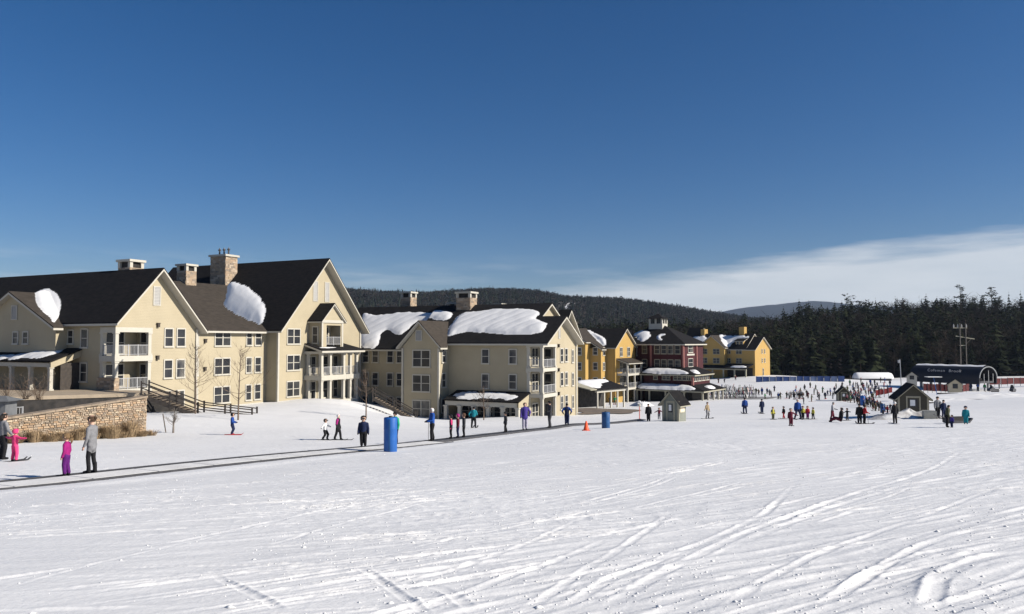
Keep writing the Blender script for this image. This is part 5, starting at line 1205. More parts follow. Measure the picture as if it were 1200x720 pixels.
# second terminal: white capsule roof
pt2 = at(1000, 444, 250); T2 = empty('lift_terminal', (pt2[0], pt2[1], 0), 0); tag(T2, 'low lift terminal with rounded white roof in front of the dark woods', 'lift terminal')
zz0 = pt2[2]; L2 = 46*250/900
b = MB(); vs = []; n = 12; sec = [(0, .55), (.5, .9), (1.4, 1), (L2-1.4, 1), (L2-.5, .85), (L2, .45)]
for x, k in sec:
    for j in range(n): a = math.pi*j/(n-1); vs.append((x, -1.7*k*math.cos(a), zz0+.1+1.95*k*math.sin(a)))
f = [(i*n+j, i*n+j+1, (i+1)*n+j+1, (i+1)*n+j) for i in range(len(sec)-1) for j in range(n-1)]+[tuple(range(n)), tuple(range((len(sec)-1)*n, len(sec)*n))[::-1]]
b.add(vs, f); b.build('roof_shell', M_rsnow, T2, True); MB().box(1.0, L2-1, -1.3, 1.3, zz0-.9, zz0+.1).build('machinery', M_metal, T2)
for x in (2.0, L2-2.5): MB().box(x-.4, x+.4, -.4, .4, zz0-3.5, zz0-.9).build('leg', M_grey, T2)
MB().box(-.4, 2.6, -2.2, -.9, zz0-3.2, zz0-.4).build('operator_cabin', M_grey, T2)
# tan kiosk by the terminal and the little white gabled box
for px, py, w, h, l, m_, Y in ((1119, 458, 2.6, 2.6, 'small tan kiosk with pale gable among the red fences', M_tanhut, 170), (1068.5, 447, 2.2, 2.4, 'white gabled booth behind the olive hut roof', M_trim, 190)):
    p = at(px, py, Y); e = empty('gabled_booth', tuple(p), R(-25)); tag(e, l, 'booth'); MB().prism([(-w/2, -1.5), (-w/2, h*.62), (0, h-.1), (w/2, h*.62), (w/2, -1.5)], 'y', -1, 1).build('wall', m_, e)
    roof(e, gable_polys_y(-w/2, w/2, -1, 1, 0, h, (h*.38)/(w/2), .3, .25, .25), None, M_greytrim, .07, .1); MB().box(-.5, .5, -1.03, -1, h*.2, h*.6).build('hatch', M_glass, e)
def fence(pts, hpx, label, m, name, Ys, n, group=None, rail=None):
    a = at(*pts[0], Ys[0]); c = at(*pts[1], Ys[1]); e = empty(name, tuple(a)); tag(e, label, 'fence', group); d_ = Vector(c)-Vector(a); h = hpx*(Ys[0]+Ys[1])/1800
    for i in range(n):
        p = d_*(i/n); q = d_*((i+.96)/n); o = Vector((0, .05*(i % 2), -.03*(i % 3)))
        b = MB(); b.add([p+o, q+o, q+o+Vector((0, 0, h)), p+o+Vector((0, 0, h*1.03)), p+o+Vector((0, .05, 0)), q+o+Vector((0, .05, 0)), q+o+Vector((0, .05, h)), p+o+Vector((0, .05, h*1.03))], [(0, 1, 2, 3), (7, 6, 5, 4), (3, 2, 6, 7), (0, 4, 5, 1), (0, 3, 7, 4), (1, 5, 6, 2)])
        b.build('panel', m if not isinstance(m, list) else m[i % len(m)], e)
        MB().bar(p+Vector((0, -.06, -.6)), p+Vector((0, -.06, h+.15)), .07).build('fence_post', rail or M_metal, e)
    return e
M_net = mat('blue_banner', (.022, .05, .16), .7, (.035, .07, .2), .8); M_net2 = mat('pale_blue_banner', (.13, .17, .28), .7, (.05, .09, .2), .5)
_f0, _f1 = hit(886, 448), hit(990, 447.5)
fence([(886, 448), (990, 447.5)], 6.4, 'long blue banner fence across the far snow before the woods', [M_net, M_net, M_net2], 'banner_fence', (_f0[1]-.5, _f1[1]-.5), 13)
M_rednet = mat('red_netting', (.11, .018, .018), .8, (.07, .013, .013), 1.5); M_red2 = mat('bright_red_netting', (.26, .03, .028), .8, (.17, .022, .02), 1.5)
fence([(1026, 464), (1046, 460)], 6, 'bright red safety netting left of the olive hut', M_red2, 'safety_fence', (150, 150), 4)
fence([(1082, 458), (1118, 459)], 8, 'dark red safety fence between the olive hut and the tan kiosk', M_rednet, 'safety_fence', (178, 178), 7)
fence([(1120, 460), (1136, 458)], 8, 'dull red safety fence under the barrel-vaulted terminal', M_rednet, 'safety_fence', (175, 178), 4)
fence([(1158, 451), (1225, 449)], 7, 'long maroon safety fence right of the terminal', M_rednet, 'safety_fence', (200, 205), 9)
b = MB(); p = at(1100, 463, 150); b.box(0, 10.5, -.6, .6, -.4, .35); tag(b.build('crash_mat', M_dark, None, False, tuple(p), R(3)), 'long low black crash mat before the red fences', 'crash mat')
# poles
p = at(1130, 446, 262); e = empty('utility_pole', (p[0], p[1], 0)); tag(e, 'twin-pole power line frame with crossarms above the vaulted terminal', 'utility pole')
zt_ = lambda y: at(1130, y, 262)[2]; M_pole = mat('weathered_pole', (.16, .14, .12), .9, (.11, .1, .085), 2, .3, 8)
for x in (-1.0, .95): MB().tube([(x, 0, 0), (x, 0, zt_(379))], [.2, .13], 7).build('pole', M_pole, e)
for y0, y1, x0, x1 in ((384.5, 384.5, -3.2, 1.6), (394, 397.5, -2.4, 4.0), (405, 405, -1.2, 1.2)): MB().bar((x0, .25, zt_(y0)), (x1, .25, zt_(y1)), .22).build('crossarm', M_greytrim, e)
for x in (-3.0, -1.6, -.3, 1.3): MB().lathe([(.1, zt_(384)), (.2, zt_(383.5)), (.2, zt_(382)), (.08, zt_(380))], 8, (x, .25)).build('insulator', M_rail, e)
MB().bar((.9, .2, zt_(404)), (3.2, .2, zt_(396)), .1).build('brace', M_pole, e)
p = at(1057, 447, 165); e = empty('lamp_post', (p[0], p[1], 0)); tag(e, 'grey lamp post with a floodlight leaning above the olive hut', 'lamp post')
MB().tube([(0, 0, 0), (-.35, 0, at(1056, 421, 165)[2])], [.12, .08], 8).build('pole', M_grey, e); zl = at(1056, 422, 165)[2]; MB().box(-.75, -.38, -.2, .2, zl-.65, zl).build('floodlight', M_grey, e)
p = at(1098, 461, 140); e = empty('signal_pole', (p[0], p[1], p[2])); tag(e, 'thin blue pole leaning beside the white canopy near the olive hut', 'pole')
MB().tube([(0, 0, -.3), (-.55, 0, 2.9)], [.05, .045], 8).build('pole', M_blue, e); MB().box(-1.9, .7, -.6, .6, 2.9, 3.0).build('canopy', M_rsnow, e)
for i, px in enumerate((1164, 1187)):                        # snowmobiles
    p = at(px, 460, 165); e = empty('snowmobile', tuple(p), R(200+i*25)); tag(e, ['black snowmobile parked beside the maroon fence, nearer the vaulted terminal', 'black snowmobile parked beside the maroon fence, farther from the vaulted terminal'][i], 'snowmobile')
    b = MB(); b.prism([(-1.4, .3), (-1.2, .75), (-.2, .8), (.1, 1.0), (.5, 1.3), (.7, .95), (1.3, .7), (1.5, .4), (1.2, .25), (-1.3, .25)], 'y', -.35, .35); b.build('body', M_metal, e)
    MB().prism([(-1.5, 0), (.3, 0), (.5, .2), (-1.4, .35)], 'y', -.22, .22).build('track', M_dark, e)
    for s_ in (-1, 1): MB().prism([(.5, 0), (1.5, 0), (1.75, .2), (1.5, .06), (.5, .06)], 'y', s_*.45-.08, s_*.45+.08).build('ski', M_red2, e)
    MB().bar((.25, -.4, 1.25), (.25, .4, 1.25), .05).build('handlebar', M_metal, e); MB().prism([(.4, 1.2), (.6, 1.15), (.75, 1.6), (.7, 1.62)], 'y', -.25, .25).build('windscreen', M_glass, e)
# ski racks by the red lodge
M_skis = [mat('ski_%s' % n_, c_, .4, spec=.5) for n_, c_ in (('black', (.02, .02, .022)), ('white', (.25, .25, .25)), ('red', (.4, .03, .03)), ('blue', (.03, .08, .3)), ('green', (.08, .25, .08)))]
def rack(px, py, label, seed, rz):
    rs_ = random.Random(seed); p = hit(px, py); e = empty('ski_rack', tuple(p), R(rz)); tag(e, label, 'ski rack', 'ski racks beside the red lodge')
    b = MB()
    for x in (-1.4, 1.4): b.bar((x, -.4, 0), (x, 0, 1.0), .07).bar((x, .4, 0), (x, 0, 1.0), .07)
    b.bar((-1.45, 0, 1.0), (1.45, 0, 1.0), .08); b.build('frame', M_metal, e)
    for k in range(13):
        x = -1.35+k*.22+rs_.uniform(-.08, .08); s_ = rs_.choice((-1, 1)); h = rs_.uniform(1.1, 1.9)
        MB().bar((x, s_*.45, 0), (x+rs_.uniform(-.4, .4), -s_*.12, h), .1, .03).build('ski', M_skis[rs_.randrange(5)] if rs_.random() < .3 else M_skis[0], e)
for i in range(18):
    rack(824+(i % 6)*11+rs.uniform(-4, 4), 458.5+(i//6)*4.4+rs.uniform(-.6, .6), 'black ski rack crowded with upright skis on the dark grey snow beside the red lodge', i, rs.uniform(-30, 30))
c0 = hit(868, 467); pts = []  # uneven dark grey patch laid over the snow among the ski racks
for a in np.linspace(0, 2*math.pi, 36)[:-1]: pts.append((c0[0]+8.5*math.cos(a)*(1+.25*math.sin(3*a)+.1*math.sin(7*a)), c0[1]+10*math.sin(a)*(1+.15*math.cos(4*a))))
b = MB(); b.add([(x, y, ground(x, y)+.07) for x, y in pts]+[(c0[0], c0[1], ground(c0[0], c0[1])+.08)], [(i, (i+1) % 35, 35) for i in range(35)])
tag(b.build('grey_ground_patch', mat('dark_grey_snow', (.13, .125, .12), .9, (.3, .295, .29), .4, .4, 5)), kind='structure')
# ------------------------------------------------------------------ people
def cap_mesh(mb, a, b, ra, rb, sx=1., n=14):
    a = Vector(a); b = Vector(b); d = b-a; Ln = d.length or 1e-4; d = d/Ln if d.length else Vector((0, 0, 1))
    ref = Vector((1, 0, 0)) if abs(d.x) < .9 else Vector((0, 1, 0)); y = d.cross(ref).normalized(); x = y.cross(d).normalized()
    prof = [(-ra*math.cos(t), ra*math.sin(t)) for t in (.12, .5, .9, 1.3)]+[(Ln*k, ra+(rb-ra)*k) for k in (0, .33, .66, 1)]+[(Ln+rb*math.sin(t), rb*math.cos(t)) for t in (.3, .7, 1.1, 1.45)]
    vs = []
    for h, r in prof:
        for j in range(n):
            t = 2*math.pi*j/n; vs.append(tuple(a+d*h+x*r*sx*math.cos(t)+y*r*math.sin(t)))
    f = [(i*n+j, i*n+(j+1) % n, (i+1)*n+(j+1) % n, (i+1)*n+j) for i in range(len(prof)-1) for j in range(n)]+[tuple(range(n))[::-1], tuple(range((len(prof)-1)*n, len(prof)*n))]
    mb.add(vs, f)
ARMS = {  # elbow and wrist offsets from the shoulder, in body heights: forward, outward, up
    'down': ((-.01, .035, -.16), (.03, .05, -.29)), 'front': ((.03, .04, -.15), (.16, .0, -.18)), 'out': ((0, .13, -.09), (.03, .24, -.14)),
    'wide': ((0, .15, -.03), (.02, .28, -.02)), 'hip': ((-.05, .1, -.13), (.03, .06, -.24)), 'hold': ((.02, .06, -.15), (.05, .16, -.23)), 'pole': ((.02, .05, -.15), (.13, .07, -.2)), 'back': ((-.06, .05, -.14), (-.13, .05, -.26))}
_bc = {}
def body(pose='stand', child=False, bulk=1.0, arms=('down', 'down'), lean=0.0, stance=.055, stride=.0, bend=.0, voxel=.02, face=False, slim=False, coat=0.0):
    """one continuous figure of unit height looking along +x; faces carry the garment they belong to"""
    key = (pose, child, bulk, arms, lean, stance, stride, bend, voxel, face, slim, coat)
    if key in _bc: return _bc[key]
    hs = 1.32 if child else 1.0; sk = .94 if child else 1.0
    hip = .49*sk-bend*.12; S = []
    def P(x, y, z): return Vector((x+lean*max(0, z-hip), y, z))
    def seg(t, a, b, ra, rb, sx=1.): S.append((t, Vector(a), Vector(b), ra, rb, sx))
    zs = .80*sk-bend*.12; B = bulk; G = .8 if slim else 1.0
    if pose == 'sit':
        hip = .12; zs = .42; lean = -.15
    seg('J', P(0, 0, hip+.06), P(0, 0, zs-.05), .088*B, .097*B, .72); seg('K', P(0, -.055*B, zs-.035), P(0, .055*B, zs-.035), .052*B, .052*B)
    seg('T', P(0, -.025, hip), P(0, .025, hip), .074*B, .074*B, .85)
    if coat: seg('J', P(0, 0, hip-coat*.5), P(0, 0, hip+.1), .088*B, .088*B, .801)
    hc = P(.012, 0, zs+.045+.068*hs); hr = .06*hs
    seg('S', P(-.004, 0, zs-.01), P(.004, 0, zs+.05), .034, .032)
    seg('S', hc+Vector((-.004, 0, .008)), hc+Vector((.0, 0, .02)), hr, hr*.97); seg('S', hc+Vector((.014, 0, -hr*.55)), hc+Vector((.012, 0, -.2*hr)), hr*.62, hr*.8)
    if face:
        seg('S', hc+Vector((hr*.98, 0, .004)), hc+Vector((hr*1.14, 0, -hr*.26)), .006, .011)
        for s in (-1, 1): seg('S', hc+Vector((-.003, s*hr*.98, -hr*.2)), hc+Vector((-.006, s*hr*1.02, hr*.15)), .01, .013)
        seg('S', hc+Vector((hr*.9, -.014, -hr*.62)), hc+Vector((hr*.9, .014, -hr*.62)), .007, .007); seg('S', hc+Vector((hr*.7, 0, -hr*.95)), hc+Vector((hr*.72, 0, -hr*.9)), .018, .018)
    for s, an in ((1, arms[0]), (-1, arms[1])):
        sh = P(0, s*.098*B, zs-.028); e, w = ARMS[an]; k_ = .92 if child else 1.
        el = sh+Vector((e[0]+lean*.05, s*e[1], e[2]))*k_; wr = sh+Vector((w[0]+lean*.1, s*w[1], w[2]))*k_
        r0 = .036*B*G; seg('K', sh, el, r0*1.12, r0*.95); seg('J', el, wr, r0*.95, r0*.78)
        hd = (wr-el).normalized(); m = wr+hd*.03
        if voxel > .009: seg('G', wr+hd*.012, m+hd*.02, .022*B*G, .021*B*G)
        else:
            side = hd.cross(Vector((1, 0, 0))).normalized(); fwd = side.cross(hd).normalized()
            seg('G', wr+hd*.006, wr+hd*.04, .0155, .019, .75)
            for q, ln in ((-1.5, .028), (-.5, .036), (.5, .034), (1.5, .026)):
                a0 = wr+hd*.045+fwd*q*.0095; a1 = a0+hd*ln*.55+side*s*-.002; seg('G', a0, a1, .0062, .0058); seg('G', a1, a1+hd*ln*.45-side*s*.006, .0058, .005)
            seg('G', wr+hd*.015+fwd*.014, wr+hd*.035+fwd*.032, .007, .006)
    for s in (1, -1):
        hp = Vector((lean*.0, s*.045*B, hip-.01)); st = stride*s
        if pose == 'sit': kn = Vector((.2, s*.07, .17)); an_ = Vector((.36, s*.075, .05))
        else:
            an_ = Vector((st-.01, s*stance, .055)); kn = (hp+an_)/2+Vector((.02+bend*.22, s*.004, .012))
        seg('T', hp, kn, .06*B*G, .046*B*G); seg('T', kn, an_+Vector((0, 0, .03)), .046*B*G, (.04 if not slim else .03)*B)
        seg('B', an_+Vector((0, 0, .06 if not slim else .12)), an_, .036*B*(1 if not slim else .85), .034); seg('B', an_+Vector((-.012, 0, -.022)), an_+Vector((.075, s*.01, -.028)), .03, .025)
    if pose == 'sit':
        pass
    mb = MB()
    for t, a, b_, ra, rb, sx in S: cap_mesh(mb, a, b_, ra, rb, sx)
    me = mb.mesh('body', []); ob = bpy.data.objects.new('tmp_body', me); COL.objects.link(ob)
    md = ob.modifiers.new('r', 'REMESH'); md.mode = 'VOXEL'; md.voxel_size = voxel; md.use_smooth_shade = True
    ms = ob.modifiers.new('s', 'SMOOTH'); ms.factor = .5; ms.iterations = 2 if voxel < .015 else 1
    dg = bpy.context.evaluated_depsgraph_get(); out_me = bpy.data.meshes.new_from_object(ob.evaluated_get(dg)); bpy.data.objects.remove(ob)
    nf = len(out_me.polygons); cen = np.empty(nf*3, np.float32); out_me.polygons.foreach_get('center', cen); cen = cen.reshape(-1, 3)
    best = np.full(nf, 9.); lab = np.zeros(nf, np.int32)
    for t, a, b_, ra, rb, sx in S:
        A = np.array(a); D = np.array(b_)-A; l2 = D@D+1e-9; tt = np.clip(((cen-A)@D)/l2, 0, 1); dist = np.linalg.norm(cen-A-tt[:, None]*D, axis=1)-(ra+(rb-ra)*tt)*(.86 if sx < 1 else 1)-(.03 if sx == .801 else 0)
        m = dist < best-(.004 if t in 'S' else 0); best[m] = dist[m]; lab[m] = 'JTSGBK'.index(t)
    out_me.materials.clear()
    for _ in range(6): out_me.materials.append(None)
    out_me.polygons.foreach_set('material_index', lab); out_me.polygons.foreach_set('use_smooth', [True]*nf)
    out_me.name = 'body'; _bc[key] = (out_me, hc, hr, an_.x, stance, stride); return _bc[key]
CLOTH = {'black': (.012, .012, .014), 'charcoal': (.045, .045, .05), 'navy': (.012, .02, .06), 'blue': (.015, .06, .26), 'royal blue': (.015, .07, .3), 'light blue': (.2, .38, .6), 'teal': (.015, .22, .27), 'green': (.03, .2, .08),
         'bright green': (.02, .36, .2), 'olive': (.07, .075, .04), 'yellow': (.55, .5, .08), 'tan': (.33, .25, .15), 'red': (.4, .025, .03), 'maroon': (.12, .015, .03), 'pink': (.75, .06, .2), 'magenta': (.3, .015, .15), 'purple': (.1, .012, .14),
         'violet': (.06, .04, .22), 'grey': (.21, .21, .22), 'light grey': (.36, .36, .38), 'white': (.68, .68, .68), 'lavender grey': (.38, .36, .45), 'brown': (.09, .05, .03), 'orange': (.6, .18, .04)}
def cloth(c): return mat('cloth_'+c.replace(' ', '_'), CLOTH[c], .8, tuple(x*.75 for x in CLOTH[c]), 9, .35, 24, spec=.2)
M_skin = mat('skin', (.52, .33, .24), .6, (.47, .29, .21), 8)
def hair_mat(c): return mat('hair_'+c, {'brown': (.07, .04, .022), 'dark': (.02, .015, .012), 'fair': (.2, .125, .06)}[c], .6, None, 30, .5, 60, stretch=(1, 1, .2))
_hc = {}
def helmet_mesh(kind):
    if kind in _hc: return _hc[kind]
    b = MB()
    if kind == 'helmet':
        b.lathe([(.98, -.62), (1.1, -.35), (1.15, .05), (1.13, .4), (.98, .78), (.68, 1.05), (.3, 1.17), (.02, 1.2)], 18)
        b.v = [(min(x, .3) if z < .42 else x*1.03, y, z) for x, y, z in b.v]
    elif kind == 'hat':
        b.lathe([(1.0, -.4), (1.07, -.1), (1.08, .3), (1.02, .62), (.74, 1.02), (.3, 1.22), (.02, 1.26)], 16)
        b.v = [(min(x, .35) if z < .2 else x, y, z) for x, y, z in b.v]
    elif kind in ('ponytail', 'bun', 'long'):
        b.lathe([(.95, -.45), (1.1, -.1), (1.12, .3), (1.02, .7), (.72, 1.02), (.3, 1.17), (.02, 1.2)], 16)
        b.v = [(min(x, .45 if z < .35 else 1.0) if z < .6 else x, y, z) for x, y, z in b.v]
        if kind == 'ponytail': b.tube([(-.9, 0, .45), (-1.45, 0, .4), (-1.6, 0, -.4), (-1.45, 0, -1.3), (-1.35, 0, -1.9)], [.3, .36, .4, .32, .08], 8)
        elif kind == 'bun': b.lathe([(.05, .15), (.34, .28), (.42, .5), (.34, .75), (.05, .88)], 10, (-1.2, 0))
        else: b.tube([(-.75, 0, .3), (-.95, 0, -.6), (-.85, 0, -1.4)], [.85, .8, .5], 10)
    me = b.mesh(kind, [], True); me.materials.append(None); _hc[kind] = me; return me
_sk = {}
def ski_mesh(L_, w):
    k = (L_, w)
    if k not in _sk:
        b = MB(); b.prism([(-L_*.42, .0), (L_*.45, 0), (L_*.55, .07), (L_*.56, .085), (L_*.44, .03), (-L_*.42, .03)], 'y', -w/2, w/2); me = b.mesh('ski', []); me.materials.append(None); _sk[k] = me
    return _sk[k]
def slot_mats(o, ms):
    for i, m in enumerate(ms): o.material_slots[i].link = 'OBJECT'; o.material_slots[i].material = m
M_goggle = mat('goggle_lens', (.03, .03, .035), .15, (.05, .04, .03), 3, spec=.6)
def person(px, py, hpx, jacket, trousers, head, label, face_deg, group=None, skis=None, pos=None, H=None, yoke=None, gloves='black', boots='black', hairc='brown', headc='black', goggles=False, board=None, **kw):
    """stand a figure on the snow where the sight line meets it; face_deg: 0 looks right, 90 away, 180 left, 270 to the viewer"""
    p = hit(px, py) if pos is None else np.array(pos); H = H or hpx*math.hypot(p[1], 0)/900
    top_fix = 1.0
    me, hc, hr, ax, st, sd_ = body(**kw)
    topz = hc.z+hr*(1.24 if head in ('helmet', 'hat') else 1.22); S_ = H/topz
    o = link('person', me, None, tuple(p), R(face_deg)); o.scale = (S_, S_, S_)
    slot_mats(o, [cloth(jacket), cloth(trousers), M_skin, cloth(gloves) if gloves != 'skin' else M_skin, cloth(boots), cloth(yoke or jacket)])
    tag(o, label, 'person', group)
    if head:
        h = link({'helmet': 'helmet', 'hat': 'hat'}.get(head, 'hair'), helmet_mesh(head), o, tuple(hc)); h.scale = (hr,)*3
        slot_mats(h, [cloth(headc) if head in ('helmet', 'hat') else hair_mat(hairc)])
    if goggles:
        g = MB(); g.box(hr*.82, hr*1.2, -hr*.75, hr*.75, -hr*.12, hr*.42); link('goggles', g.mesh('goggles', M_goggle), o, tuple(hc))
    if kw.get('face'):
        for s in (-1, 1): g = MB(); g.lathe([(.002, -.007), (.008, -.003), (.008, .003), (.002, .007)], 8); link('eye', g.mesh('eye', M_dark), o, (hc.x+hr*.93, hc.y+s*hr*.36, hc.z+hr*.05))
    if skis:
        for s in (1, -1):
            k = link('ski', ski_mesh(.8 if kw.get('child') else .9, .05), o, (sd_*s+.02, s*st, -.005)); slot_mats(k, [cloth(skis)])
    if board:
        b = MB(); b.prism([(-.45, .05), (-.38, 0), (.38, 0), (.45, .05), (.38, .02), (-.38, .02)], 'x', -.08, .08); k = link('snowboard', b.mesh('snowboard', cloth(board)), o, (0, 0, 0))
    return o
def pole_thing(px, py, Y, label, lean=(0, 0), h=1.1):
    p = at(px, py, Y); z = ground(p[0], p[1]); b = MB(); b.tube([(0, 0, -.05), (lean[0], lean[1], h)], [.012, .013], 6); e = tag(b.build('ski_pole', M_metal, None, False, (p[0], p[1], z)), label, 'ski pole'); return e
def on_belt(px):
    a = (px-600)/900; Y = (12.25+.462*22.5)/(.462-a); x, y = belt_pt(Y); return (x, y, ground(x, y)+.13)
CONV = 'people riding the conveyor lift'
# near the stone wall and on the belt
person(111, 559, 67, 'grey', 'black', 'bun', 'woman in loose pale grey sweater, black leggings and boots standing on the conveyor', 172, pos=on_belt(111), arms=('down', 'front'), voxel=.0085, face=True, slim=True, coat=.07, gloves='skin', hairc='brown', stance=.04, stride=.03)
person(82, 563, 50, 'magenta', 'purple', 'ponytail', 'girl in magenta jacket and purple snow trousers with fair ponytail on the conveyor', 186, pos=on_belt(82), child=True, voxel=.0085, face=True, gloves='skin', hairc='fair', bulk=1.06, stride=.02)
person(3, 539, 54, 'grey', 'black', 'long', 'dark-haired woman in grey top holding out a hand to the pink child', 60, arms=('hold', 'hold'), voxel=.012, face=True, gloves='skin', hairc='dark')
person(17, 541, 38, 'pink', 'pink', 'helmet', 'small child in bright pink suit and pink helmet on skis', 70, skis='charcoal', child=True, headc='pink', arms=('wide', 'wide'), voxel=.012, stance=.08, gloves='pink', bulk=1.1)
person(272, 510, 26, 'blue', 'navy', 'helmet', 'boy in blue jacket and dark helmet on red skis below the stairs', 10, skis='red', child=True, arms=('front', 'front'), stance=.08, bend=.2, goggles=True, boots='red', bulk=1.1)
person(381, 516, 25, 'white', 'black', 'helmet', 'child in white jacket and black helmet beside the taller skier in black', 340, skis='charcoal', child=True, arms=('out', 'out'), stance=.09, stride=.05, bend=.3, bulk=1.12, goggles=True)
person(396, 516, 30, 'black', 'black', 'helmet', 'skier in long black coat with magenta shoulders and white helmet beside the white-jacketed child', 350, yoke='magenta', skis='charcoal', headc='white', stride=.1, coat=.1, bulk=1.1)
person(427, 528, 37, 'navy', 'black', 'helmet', 'child in dark blue jacket and black trousers riding the conveyor by the tall blue cylinder', 270, CONV, pos=on_belt(427), child=True, bulk=1.15, voxel=.015, goggles=True)
person(464, 524, 38, 'bright green', 'navy', 'hat', 'skier in green and blue partly hidden behind the tall blue cylinder', 230, CONV, pos=on_belt(464), bulk=1.12)
person(507, 519, 38, 'royal blue', 'black', 'helmet', 'adult in blue jacket and white helmet riding the conveyor with a pole', 200, CONV, pos=on_belt(507), headc='white', arms=('front', 'pole'), bulk=1.15, stride=.04, voxel=.015)
pole_thing(502, 518.5, on_belt(502)[1], 'thin ski pole held by the adult in the white helmet')
person(529, 518, 28, 'black', 'black', 'helmet', 'child in black suit with pink sleeves riding the conveyor, first of three', 190, CONV, yoke='pink', pos=on_belt(529), child=True, bulk=1.05, gloves='pink')
person(537, 517, 28, 'maroon', 'navy', 'helmet', 'child in maroon jacket and navy trousers between two others on the conveyor', 190, CONV, pos=on_belt(537), child=True, bulk=1.05, headc='magenta')
person(544, 516, 28, 'charcoal', 'black', 'helmet', 'child in charcoal jacket riding the conveyor, last of three', 190, CONV, pos=on_belt(544), child=True, bulk=1.05, headc='brown')
person(555, 502, 25, 'teal', 'black', 'hat', 'skier in bright teal jacket and black trousers before the lean-to porch', 80, arms=('hip', 'front'), stance=.09, bulk=1.12, skis='charcoal')
person(592.5, 511, 24, 'charcoal', 'black', 'hat', 'small child in dark checked jacket alone on the conveyor', 200, CONV, pos=on_belt(592.5), child=True, bulk=1.12, stride=.06)
person(615, 507, 32, 'violet', 'lavender grey', 'helmet', 'tall rider in violet jacket and pale lavender trousers on the conveyor', 280, CONV, pos=on_belt(615), arms=('hip', 'down'), bulk=1.08, coat=.06)
person(644, 505, 31, 'charcoal', 'charcoal', 'hat', 'rider in charcoal jacket and trousers on the conveyor', 200, CONV, pos=on_belt(644), arms=('front', 'down'), bulk=1.12, stride=.04)
person(664, 503, 25, 'navy', 'navy', 'hat', 'rider in navy jacket with hands on hips next to the orange cone', 80, CONV, yoke='blue', pos=on_belt(664), arms=('hip', 'hip'), bulk=1.18)
person(760, 494.5, 21, 'black', 'black', 'hat', 'attendant all in black beside the red marker post', 250, bulk=1.12)
person(772.5, 492, 14, 'maroon', 'grey', 'helmet', 'little child in maroon jacket with arms out left of the small grey hut', 250, child=True, arms=('out', 'out'), bulk=1.15, stance=.07)
person(829, 491, 19.5, 'tan', 'grey', 'hat', 'snowboarder in tan jacket gliding past the small grey hut', 300, arms=('down', 'hold'), headc='brown', board='black', stance=.09, bend=.2)
# open slope in the middle distance
person(873, 485, 18.5, 'blue', 'navy', 'hat', 'skier in loose blue jacket standing with legs apart', 90, stance=.09, skis='charcoal', bulk=1.2)
person(893, 485, 17, 'navy', 'navy', 'hat', 'skier in navy jacket and navy trousers beside the one in blue', 95, skis='charcoal', bulk=1.1)
person(906, 492, 15, 'yellow', 'olive', 'helmet', 'child in yellow bib and olive trousers leading the ski class', 280, child=True, skis='charcoal', bulk=1.1, headc='brown', yoke='navy')
person(918.5, 491, 14.5, 'black', 'red', 'helmet', 'child in black jacket and red trousers in the ski class', 200, child=True, skis='charcoal', stride=.12, bulk=1.05)
person(927, 499.5, 21, 'maroon', 'maroon', 'helmet', 'child in maroon suit and grey helmet skiing in front of the class', 260, child=True, skis='black', arms=('out', 'down'), headc='grey', bulk=1.1)
person(935, 491.5, 23.5, 'blue', 'navy', 'helmet', 'tall instructor in blue jacket and pale helmet with legs wide', 260, skis='charcoal', stance=.13, bend=.3, headc='white', bulk=1.05)
person(941, 491.5, 15.5, 'yellow', 'black', 'helmet', 'child in yellow bib and black trousers next to the instructor', 270, child=True, skis='charcoal', bulk=1.1)
person(946.5, 491.5, 15.5, 'red', 'magenta', 'helmet', 'child in red jacket and magenta trousers in the ski class', 270, child=True, skis='charcoal', bulk=1.08, headc='maroon')
person(953, 491.5, 14, 'yellow', 'black', 'helmet', 'child in yellow bib striding at the end of the ski class', 200, child=True, skis='charcoal', stance=.12, bulk=1.08)
person(975.5, 493, 21.5, 'light grey', 'maroon', 'hat', 'adult in light grey jacket and maroon trousers bending over a fallen skier', 330, stance=.09, stride=.07, headc='grey', arms=('front', 'hold'), bulk=1.12, lean=.12)
person(985, 495, 11, 'black', 'maroon', 'helmet', 'fallen skier in black sitting on the snow', 160, pose='sit', bulk=1.25, headc='charcoal', H=.95)
person(993, 493, 14.5, 'black', 'charcoal', 'helmet', 'child in black with arms spread behind the fallen skier', 200, child=True, skis='charcoal', arms=('wide', 'out'), stance=.08, bulk=1.1)
person(1007.5, 497, 23.5, 'black', 'black', 'hat', 'skier all in black standing close to the one in red', 80, stance=.06, skis='black', bulk=1.12)
person(1013, 497, 22, 'red', 'black', 'helmet', 'skier in red jacket holding poles out in front', 0, skis='black', arms=('pole', 'pole'), lean=.1, bulk=1.1)
pole_thing(1018, 497, hit(1013, 497)[1], 'ski pole planted in front of the skier in red', (-.15, 0), 1.05)
person(1049, 497, 26, 'black', 'black', 'helmet', 'skier in black with white helmet beside the olive hut', 90, skis='white', headc='white', bulk=1.0)
person(1084.5, 486, 22, 'black', 'black', 'hat', 'man in black leaning on the grey storage box', 300, bulk=1.1)
person(1099, 491, 26, 'grey', 'black', 'hat', 'man in grey jacket and black trousers facing the sled', 280, bulk=1.1)
person(1106, 491, 22, 'navy', 'navy', 'hat', 'person in navy hood behind the large figure in olive', 270, bulk=1.0)
person(1110, 501, 26, 'olive', 'black', 'hat', 'large figure in dark olive jacket bending beside the sled', 330, bulk=1.35, lean=.15, stance=.08)
person(1115.5, 501.5, 15, 'violet', 'navy', 'helmet', 'small child in violet suit held by the figure in olive', 200, child=True, bulk=1.1, lean=-.1)
person(1132, 497.5, 21.5, 'teal', 'teal', 'hat', 'child in teal suit standing beside the low dark sled', 240, child=True, bulk=1.15, headc='navy')
